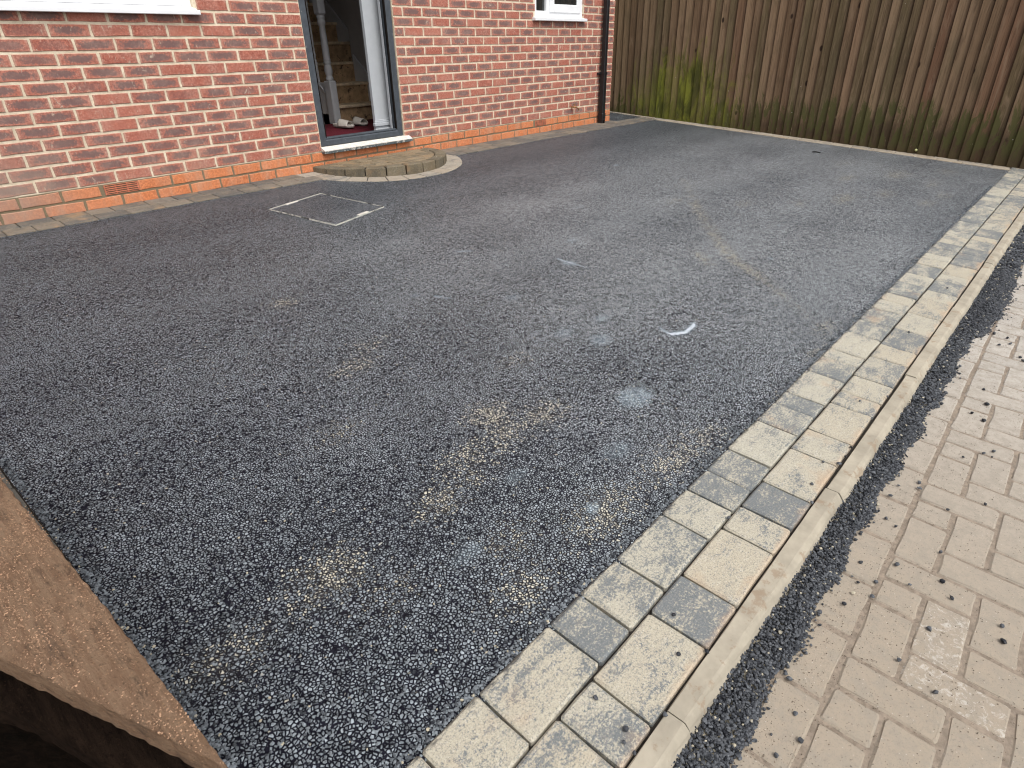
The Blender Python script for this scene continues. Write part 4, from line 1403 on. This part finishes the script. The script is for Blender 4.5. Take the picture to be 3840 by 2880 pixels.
# slip-on sandals
def slide(x, y, ang, lab):
    base_z = FZ + .021
    t = thing("sandal", lab, "sandal", "pair of white sandals", (x, y, base_z))
    ca, sa = math.cos(ang), math.sin(ang)

    def W(u, v, z): return (x + u * sa + v * ca, y - u * ca + v * sa, base_z + z)
    m = MB(); n = 22; out = []
    for i in range(n):
        a = 2 * math.pi * i / n
        u = math.cos(a) * .130; wd = .042 + .008 * math.cos(a)
        out.append((u, math.sin(a) * wd))
    V = []; Fs = []
    for k2, (zz, s_) in enumerate(((0, .95), (.012, 1.0), (.020, .99), (.022, .93))):
        for u, v in out: V.append(W(u * s_, v * s_, zz + (.006 if u < -.05 and k2 > 1 else 0)))
    for r_ in range(3):
        for i in range(n): Fs.append((r_ * n + i, r_ * n + (i + 1) % n, (r_ + 1) * n + (i + 1) % n, (r_ + 1) * n + i))
    Fs.append(tuple(3 * n + i for i in range(n))); Fs.append(tuple(range(n))[::-1])
    m.add(V, Fs); m.build("sole", M_slide, t, origin=(x, y, base_z))
    m = MB(); V = []; Fs = []; na, nu = 10, 5
    for s_ in (0, 1):
        for j in range(nu + 1):
            u = -.035 + .125 * j / nu
            hh = .062 - .020 * j / nu - .004 * s_
            wd = .050 - .004 * s_
            for i in range(na + 1):
                a = math.pi * i / na
                V.append(W(u - .012 * math.sin(a) * (1 if j == nu else 0), math.cos(a) * wd, .012 + math.sin(a) * hh))
    off = (nu + 1) * (na + 1)
    for s_ in (0, 1):
        for j in range(nu):
            for i in range(na):
                a = s_ * off + j * (na + 1) + i
                Fs.append((a, a + 1, a + na + 2, a + na + 1))
    for j in (0, nu):
        for i in range(na):
            a = j * (na + 1) + i; Fs.append((a, a + 1, a + 1 + off, a + off))
    m.add(V, Fs); m.build("strap", M_slide, t, origin=(x, y, base_z), smooth=True)


slide(.80, .78, .25, "white slip-on sandal on the red carpet, the nearer the newel post")
slide(1.02, .83, .06, "white slip-on sandal on the red carpet, the right one of the pair")

# ------------------------------------------------------------------ round doorstep
step = thing("doorstep", "half-round doorstep of brown stone blocks below the grey doorway", "doorstep", loc=(.54, 0, 0))
SC = (.522, .0); SR = .642; ST = .053


def ring_piece(c, r0, r1, a0, a1, gap, nseg=4):
    P_ = []
    g0 = gap / r1 / 2
    for i in range(nseg + 1):
        a = a0 + g0 + (a1 - a0 - 2 * g0) * i / nseg
        P_.append((c[0] + r1 * math.cos(a), c[1] + r1 * math.sin(a)))
    g1 = gap / r0 / 2
    for i in range(2 + 1):
        a = a1 - g1 - (a1 - a0 - 2 * g1) * i / 2
        P_.append((c[0] + r0 * math.cos(a), c[1] + r0 * math.sin(a)))
    return [(p[0] + rng.uniform(-.0012, .0012), p[1] + rng.uniform(-.0012, .0012)) for p in P_]


def flat(z): return lambda x, y: z


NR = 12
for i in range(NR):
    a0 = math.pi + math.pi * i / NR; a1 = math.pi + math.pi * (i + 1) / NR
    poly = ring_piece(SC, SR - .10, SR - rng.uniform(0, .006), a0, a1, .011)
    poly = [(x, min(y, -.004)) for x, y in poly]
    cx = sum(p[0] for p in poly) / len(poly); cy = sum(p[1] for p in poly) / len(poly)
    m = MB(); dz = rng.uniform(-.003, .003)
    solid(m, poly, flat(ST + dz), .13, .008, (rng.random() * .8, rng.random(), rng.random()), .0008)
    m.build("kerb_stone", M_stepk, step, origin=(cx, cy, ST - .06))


def clip_circle(poly, c, r, nseg=48):
    out = poly
    for i in range(nseg):
        a = 2 * math.pi * i / nseg
        nx_, ny_ = math.cos(a), math.sin(a)
        new = []
        for k_ in range(len(out)):
            p, q = out[k_], out[(k_ + 1) % len(out)]
            dp = (p[0] - c[0]) * nx_ + (p[1] - c[1]) * ny_ - r; dq = (q[0] - c[0]) * nx_ + (q[1] - c[1]) * ny_ - r
            if dp <= 0: new.append(p)
            if dp * dq < 0:
                t = dp / (dp - dq); new.append((p[0] + (q[0] - p[0]) * t, p[1] + (q[1] - p[1]) * t))
        out = new
        if len(out) < 3: return []
    return out


yy = -.004
rowi = 0
while yy > -.52:
    d_ = .088
    x = -.12 + (.06 if rowi % 2 else 0)
    while x < 1.2:
        L = rng.choice((.13, .17, .19))
        poly = [(x + .0035, yy - d_ + .0035), (x + L - .0035, yy - d_ + .0035), (x + L - .0035, yy - .0035), (x + .0035, yy - .0035)]
        poly = clip_circle(poly, SC, SR - .107)
        if len(poly) >= 3:
            ar = abs(sum(poly[i][0] * poly[(i + 1) % len(poly)][1] - poly[(i + 1) % len(poly)][0] * poly[i][1] for i in range(len(poly)))) / 2
            if ar > .0008:
                pp = [poly[0]]
                for p in poly[1:]:
                    if math.hypot(p[0] - pp[-1][0], p[1] - pp[-1][1]) > .008: pp.append(p)
                cx = sum(p[0] for p in pp) / len(pp); cy = sum(p[1] for p in pp) / len(pp)
                m = MB(); solid(m, pp, flat(ST - .002 + rng.uniform(-.002, .002)), .10, .004, rnd3(), .0005)
                m.build("paver", M_step, step, origin=(cx, cy, ST - .05))
        x += L
    yy -= d_; rowi += 1
m = MB(); poly = [(SC[0] + (SR - .03) * math.cos(math.pi + math.pi * i / 24), min(-.006, SC[1] + (SR - .03) * math.sin(math.pi + math.pi * i / 24))) for i in range(25)]
solid(m, poly, flat(ST - .014), .10, .002, (.5, .5, .5)); m.build("bed", M_joint, step)
# ring of setts round its foot, flush with the tarmac
m = MB(); poly = [(.518 + .775 * math.cos(math.pi + math.pi * i / 30), .02 + .775 * math.sin(math.pi + math.pi * i / 30)) for i in range(31)]
V = [(x, min(y, -.003), gz(x, min(y, -.003), .0050)) for x, y in poly]
m.add(V, [tuple(range(len(V)))])
rb = tag(m.build("ring_bed", M_joint), kind='structure')
na = 15
for i in range(na):
    a0 = math.pi + math.pi * i / na; a1 = a0 + math.pi / na
    poly = ring_piece((.518, .02), .62, .795 + rng.uniform(-.006, .006), a0, a1, .007)
    poly = [(x, min(y, -.004)) for x, y in poly]
    cx = sum(p[0] for p in poly) / len(poly); cy = sum(p[1] for p in poly) / len(poly)
    m = MB(); dz = rng.uniform(-.001, .001)
    solid(m, poly, lambda x, y: gz(x, y, .0095) + dz, .03, .0035, (rng.random() * .5, rng.random(), rng.random()), .0005)
    m.build("sett", M_ring, rb, origin=(cx, cy, gz(cx, cy)))

# ------------------------------------------------------------------ recessed drain cover
A_ = Vector((-.978, -.776)); B_ = Vector((-.496, -.652)); C_ = Vector((-.409, -1.255)); D_ = A_ + C_ - B_
cover = thing("drain_cover", "square drain cover filled with tarmac inside a thin pale metal frame", "drain cover", loc=((A_.x + C_.x) / 2, (A_.y + C_.y) / 2, gz(0, -1.0)))
zc = .0085


def bar(mbx, p, q, w, h0, h1, jit=0.0):
    d = (q - p).normalized(); n = Vector((-d.y, d.x)) * w / 2
    V = []
    for z in (h0, h1):
        for s_ in (p - n, p + n, q + n, q - n): V.append((s_.x, s_.y, gz(s_.x, s_.y, z)))
    mbx.add(V, [(0, 1, 2, 3), (4, 5, 6, 7), (0, 4, 5, 1), (1, 5, 6, 2), (2, 6, 7, 3), (3, 7, 4, 0)])


m = MB()
for p, q in ((A_, B_), (B_, C_), (C_, D_), (D_, A_)): bar(m, p, q, .0026, .0, .0122)
m.build("frame", M_metal, cover)
m = MB()
mid1 = A_.lerp(B_, .38); d1 = (B_ - A_).normalized(); bar(m, mid1 - d1 * .055 + Vector((.004, -.012)), mid1 + d1 * .055 + Vector((.004, -.012)), .020, .0, .0142)
mk1 = m.build("lifting_slot", M_silltop, cover)
m = MB()
mid2 = D_.lerp(C_, .58); bar(m, mid2 - d1 * .05 + Vector((-.004, .014)), mid2 + d1 * .05 + Vector((-.004, .014)), .022, .0, .0142)
m.build("lifting_slot", M_silltop, cover)
m = MB()
ins = .008
ctr = (A_ + C_) / 2
V = []
for P2 in (A_, B_, C_, D_):
    q = P2 + (ctr - P2).normalized() * ins * 1.4
    V.append((q.x, q.y, gz(q.x, q.y, .0095)))
m.add(V, [(0, 1, 2, 3)])
o = m.build("tarmac_infill", M_tar, cover); set_attr(o.data, 'dust', np.zeros((4, 3)))

# ------------------------------------------------------------------ downpipe
pipe = thing("downpipe", "black square downpipe with pale paint flecks at the house corner", "downpipe", loc=(4.12, -.05, 0))
m = MB(); m.box(4.094, 4.150, -.087, -.030, .565, 5.0, bev=.006); m.build("pipe", M_black, pipe)
m = MB(); m.box(4.091, 4.153, -.090, -.027, .10, .575, bev=.006); m.build("lower_pipe", M_black, pipe)
m = MB(); m.box(4.088, 4.156, -.093, -.024, .56, .59, bev=.003); m.box(4.05, 4.19, -.034, -.002, .562, .586, bev=.003); m.build("bracket", M_black, pipe)
m = MB(); m.box(4.085, 4.158, -.095, -.022, .055, .125, bev=.005)
m.box(4.088, 4.155, -.092, -.025, -.008, .06, bev=.005); m.build("shoe", M_black, pipe)
m = MB(); m.box(4.100, 4.143, -.0935, -.091, -.004, .045); m.build("shoe_mouth", M_dark, pipe)

# ------------------------------------------------------------------ garden tap stub on the wall
tap = thing("wall_tap", "small rusty outside tap low on the brick wall beside the downpipe", "tap", loc=(3.55, -.02, .22))
m = MB(); m.tube([(3.535, .0, .235), (3.535, -.035, .235)], .008); m.tube([(3.535, -.035, .236), (3.56, -.05, .232), (3.60, -.055, .22), (3.612, -.056, .195)], [.009, .009, .008, .009]); m.build("spout", M_brass, tap)
m = MB(); m.tube([(3.54, -.040, .24), (3.54, -.040, .262)], .005); m.tube([(3.522, -.042, .264), (3.560, -.042, .266)], .005); m.build("handle", M_brass, tap)
m = MB(); m.lathe([(.015, .2249), (.015, .2451)], 3.535, -.012, 10); m.build("backplate", M_brass, tap)

# ------------------------------------------------------------------ fence
fence = thing("board_fence", "tall brown close-boarded fence with green algae near the house corner", "fence", loc=(4.98, -1.95, -.1))
ts = [-2.527, -2.430, -2.325, -2.220, -2.118, -2.015, -1.912, -1.805, -1.700, -1.590, -1.480, -1.375, -1.265, -1.155, -1.062, -.968, -.875, -.780, -.680, -.570,
      -.462, -.372, -.271, -.168, -.069, .030, .118, .210, .300, .390, .484, .586, .690, .785, .890, .990, 1.089, 1.190, 1.280, 1.375, 1.480, 1.574, 1.669, 1.765, 1.859, 1.954, 2.050, 2.150, 2.253, 2.358, 2.463]
t = ts[0]; pre = []
while t > -5.6:
    t -= .1; pre.append(t)
ts = pre[::-1] + ts
while ts[-1] < 3.9: ts.append(ts[-1] + .1)
HT = 1.62


def fpt(t, out):
    p = FP0 + FD * t - FN * out
    return p.x, p.y


for a, b in zip(ts[:-1], ts[1:]):
    m = MB()
    t0, t1_ = a - .002, b + .018          # each board laps over its neighbour
    zb = gz(0, fpt(a, 0)[1], .004) + rng.uniform(-.004, .004)
    ztop = HT + rng.uniform(-.004, .004) + .0
    nz = 6
    V = []; Fs = []
    thick_o, thin_o = .030, .006      # feather edge: thick side proud
    wob = rng.uniform(-.001, .001); cup = rng.uniform(-.0015, .0015)
    lean = rng.uniform(-.0035, .0035)
    for kz_ in range(nz + 1):
        f_ = kz_ / nz
        z = zb + (ztop - zb) * f_
        jt = lean * f_ + rng.uniform(-.0008, .0008)
        for (tt, oo) in ((t0 + jt, thick_o - .018), (t0 + jt, thick_o - .003 + wob), (t0 + .003 + jt, thick_o + wob), ((t0 + t1_) / 2 + jt, (thin_o + thick_o) / 2 + cup), (t1_ + jt, thin_o + wob), (t1_ + jt, thin_o - .008)):
            x, y = fpt(tt, oo)
            V.append((x, y, z))
    n6 = 6
    for kz_ in range(nz):
        for q in range(n6):
            q2 = (q + 1) % n6
            Fs.append((kz_ * n6 + q, kz_ * n6 + q2, (kz_ + 1) * n6 + q2, (kz_ + 1) * n6 + q))
    Fs.append(tuple(range(n6))); Fs.append(tuple(nz * n6 + q for q in range(n6)))
    m.add(V, Fs, rnd3())
    x, y = fpt((a + b) / 2, .01)
    ob_ = m.build("board", M_fence, fence, origin=(x, y, zb))
    set_attr(ob_.data, 'loc', [(u_, 0, 0) for _k in range(nz + 1) for u_ in (0, 0, .03, .5, 1, 1)])
m = MB()
for zc_ in (.15, .85, 1.45):
    V = []
    for z in (zc_, zc_ + .08):
        for (tt, oo) in ((-5.6, -.002), (3.9, -.002), (3.9, -.05), (-5.6, -.05)):
            x, y = fpt(tt, oo); V.append((x, y, z))
    m.add(V, [(0, 1, 2, 3), (4, 5, 6, 7), (0, 4, 5, 1), (1, 5, 6, 2), (2, 6, 7, 3), (3, 7, 4, 0)])
m.build("rail", M_fence, fence)

# a dark twig lying on the tarmac near the fence
m = MB(); m.tube([(4.063, -2.682, gz(0, -2.68, .010)), (4.075, -2.72, gz(0, -2.72, .014)), (4.086, -2.765, gz(0, -2.76, .009))], [.004, .006, .003], 6)
tag(m.build("twig", M_dark), "thin dark twig lying on the tarmac near the fence", "twig")
# pale yellow ball caught at the foot of the fence
bm = bmesh.new(); bmesh.ops.create_icosphere(bm, subdivisions=2, radius=.013); me = bpy.data.meshes.new("seed_ball")
for v in bm.verts: v.co *= 1 + .08 * mnoise.noise(v.co * 160)
bm.to_mesh(me); bm.free()
M_yel = mat_simple("pale_yellow", (.52, .53, .26), .7, .1, 60, .2)
o = link("fungus", me, M_yel, None, (4.771, -3.500, -.140), True)
tag(o, "tiny pale yellow fungus growing low on a fence board", "fungus")

# ------------------------------------------------------------------ timber at the near left corner
def plank(name, mat, zt, th, outline, lab, grp=None, cat="plank"):
    """outline: world xy polygon of the top"""
    m = MB(); n = len(outline)
    V = []
    ring = []
    for i in range(n):
        a = Vector(outline[i]); b = Vector(outline[(i + 1) % n])
        L = (b - a).length; s_ = max(1, int(L / .009))
        for k_ in range(s_):
            p = a.lerp(b, k_ / s_)
            jj = .0011
            ring.append((p.x + rng.uniform(-jj, jj), p.y + rng.uniform(-jj, jj)))
    cx = sum(p[0] for p in ring) / len(ring); cy = sum(p[1] for p in ring) / len(ring)
    solid(m, ring, lambda x, y: zt, th, .0022, rnd3(), .0006)
    o = m.build(name, mat, None, origin=(cx, cy, zt - th))
    return tag(o, lab, cat, grp)


plank("plank", M_plank, .300, .032, [(-2.992, -4.252), (-2.993, -3.95), (-3.0015, -3.50), (-3.010, -2.75), (-3.42, -2.75), (-3.50, -2.9), (-3.093, -3.944), (-3.038, -4.108)],
      "top plank of the stack at the near left corner, dusty brown and rough-sawn")
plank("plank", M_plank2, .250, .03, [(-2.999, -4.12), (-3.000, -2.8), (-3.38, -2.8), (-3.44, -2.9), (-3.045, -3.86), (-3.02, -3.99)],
      "second plank down in the stack at the near left corner, painted near black for shade")
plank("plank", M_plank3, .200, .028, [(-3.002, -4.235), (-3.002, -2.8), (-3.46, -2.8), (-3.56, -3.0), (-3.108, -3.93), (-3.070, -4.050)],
      "third plank down in the stack at the near left corner, dark with painted shade")
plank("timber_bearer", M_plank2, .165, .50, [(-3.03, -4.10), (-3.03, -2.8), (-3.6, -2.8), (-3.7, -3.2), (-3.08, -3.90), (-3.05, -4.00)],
      "timber bearer, painted black for shade, carrying the plank stack at the near left corner", None, "timber")

# sawdust and crumbs lying on the top plank
P = []; Rr = []
top_poly = [(-2.992, -4.252), (-2.9955, -3.50), (-3.36, -2.9), (-3.093, -3.944), (-3.038, -4.108)]


def inside(x, y, poly):
    c_ = False
    for a, b in zip(poly, poly[1:] + poly[:1]):
        if (a[1] > y) != (b[1] > y) and x < (b[0] - a[0]) * (y - a[1]) / (b[1] - a[1]) + a[0]: c_ = not c_
    return c_


while len(P) < 8000:
    x, y = rng.uniform(-3.14, -2.992), rng.uniform(-4.25, -3.3)
    if not inside(x, y, top_poly): continue
    dn = mnoise.noise(Vector((x * 22, y * 9, 2))) + .6 * mnoise.noise(Vector((x * 60, y * 60, 5)))
    if rng.random() > .28 + dn * .9: continue
    P.append((x, y, .3002)); Rr.append(rng.uniform(.0004, .0011))
me = stones_mesh("wood_crumbs", np.array(P), np.array(Rr), .5)
M_crumb = mat_simple("crumbs", (0.34, 0.21, 0.13), .9, .45, 300, .3, speck=((0.10, 0.07, 0.05), 0.8, 90, .58))
o = link("wood_crumbs", me, M_crumb)
tag(o, kind='stuff'); o['label'] = "fine sawdust and crumbs scattered over the near brown plank"; o['category'] = "sawdust"
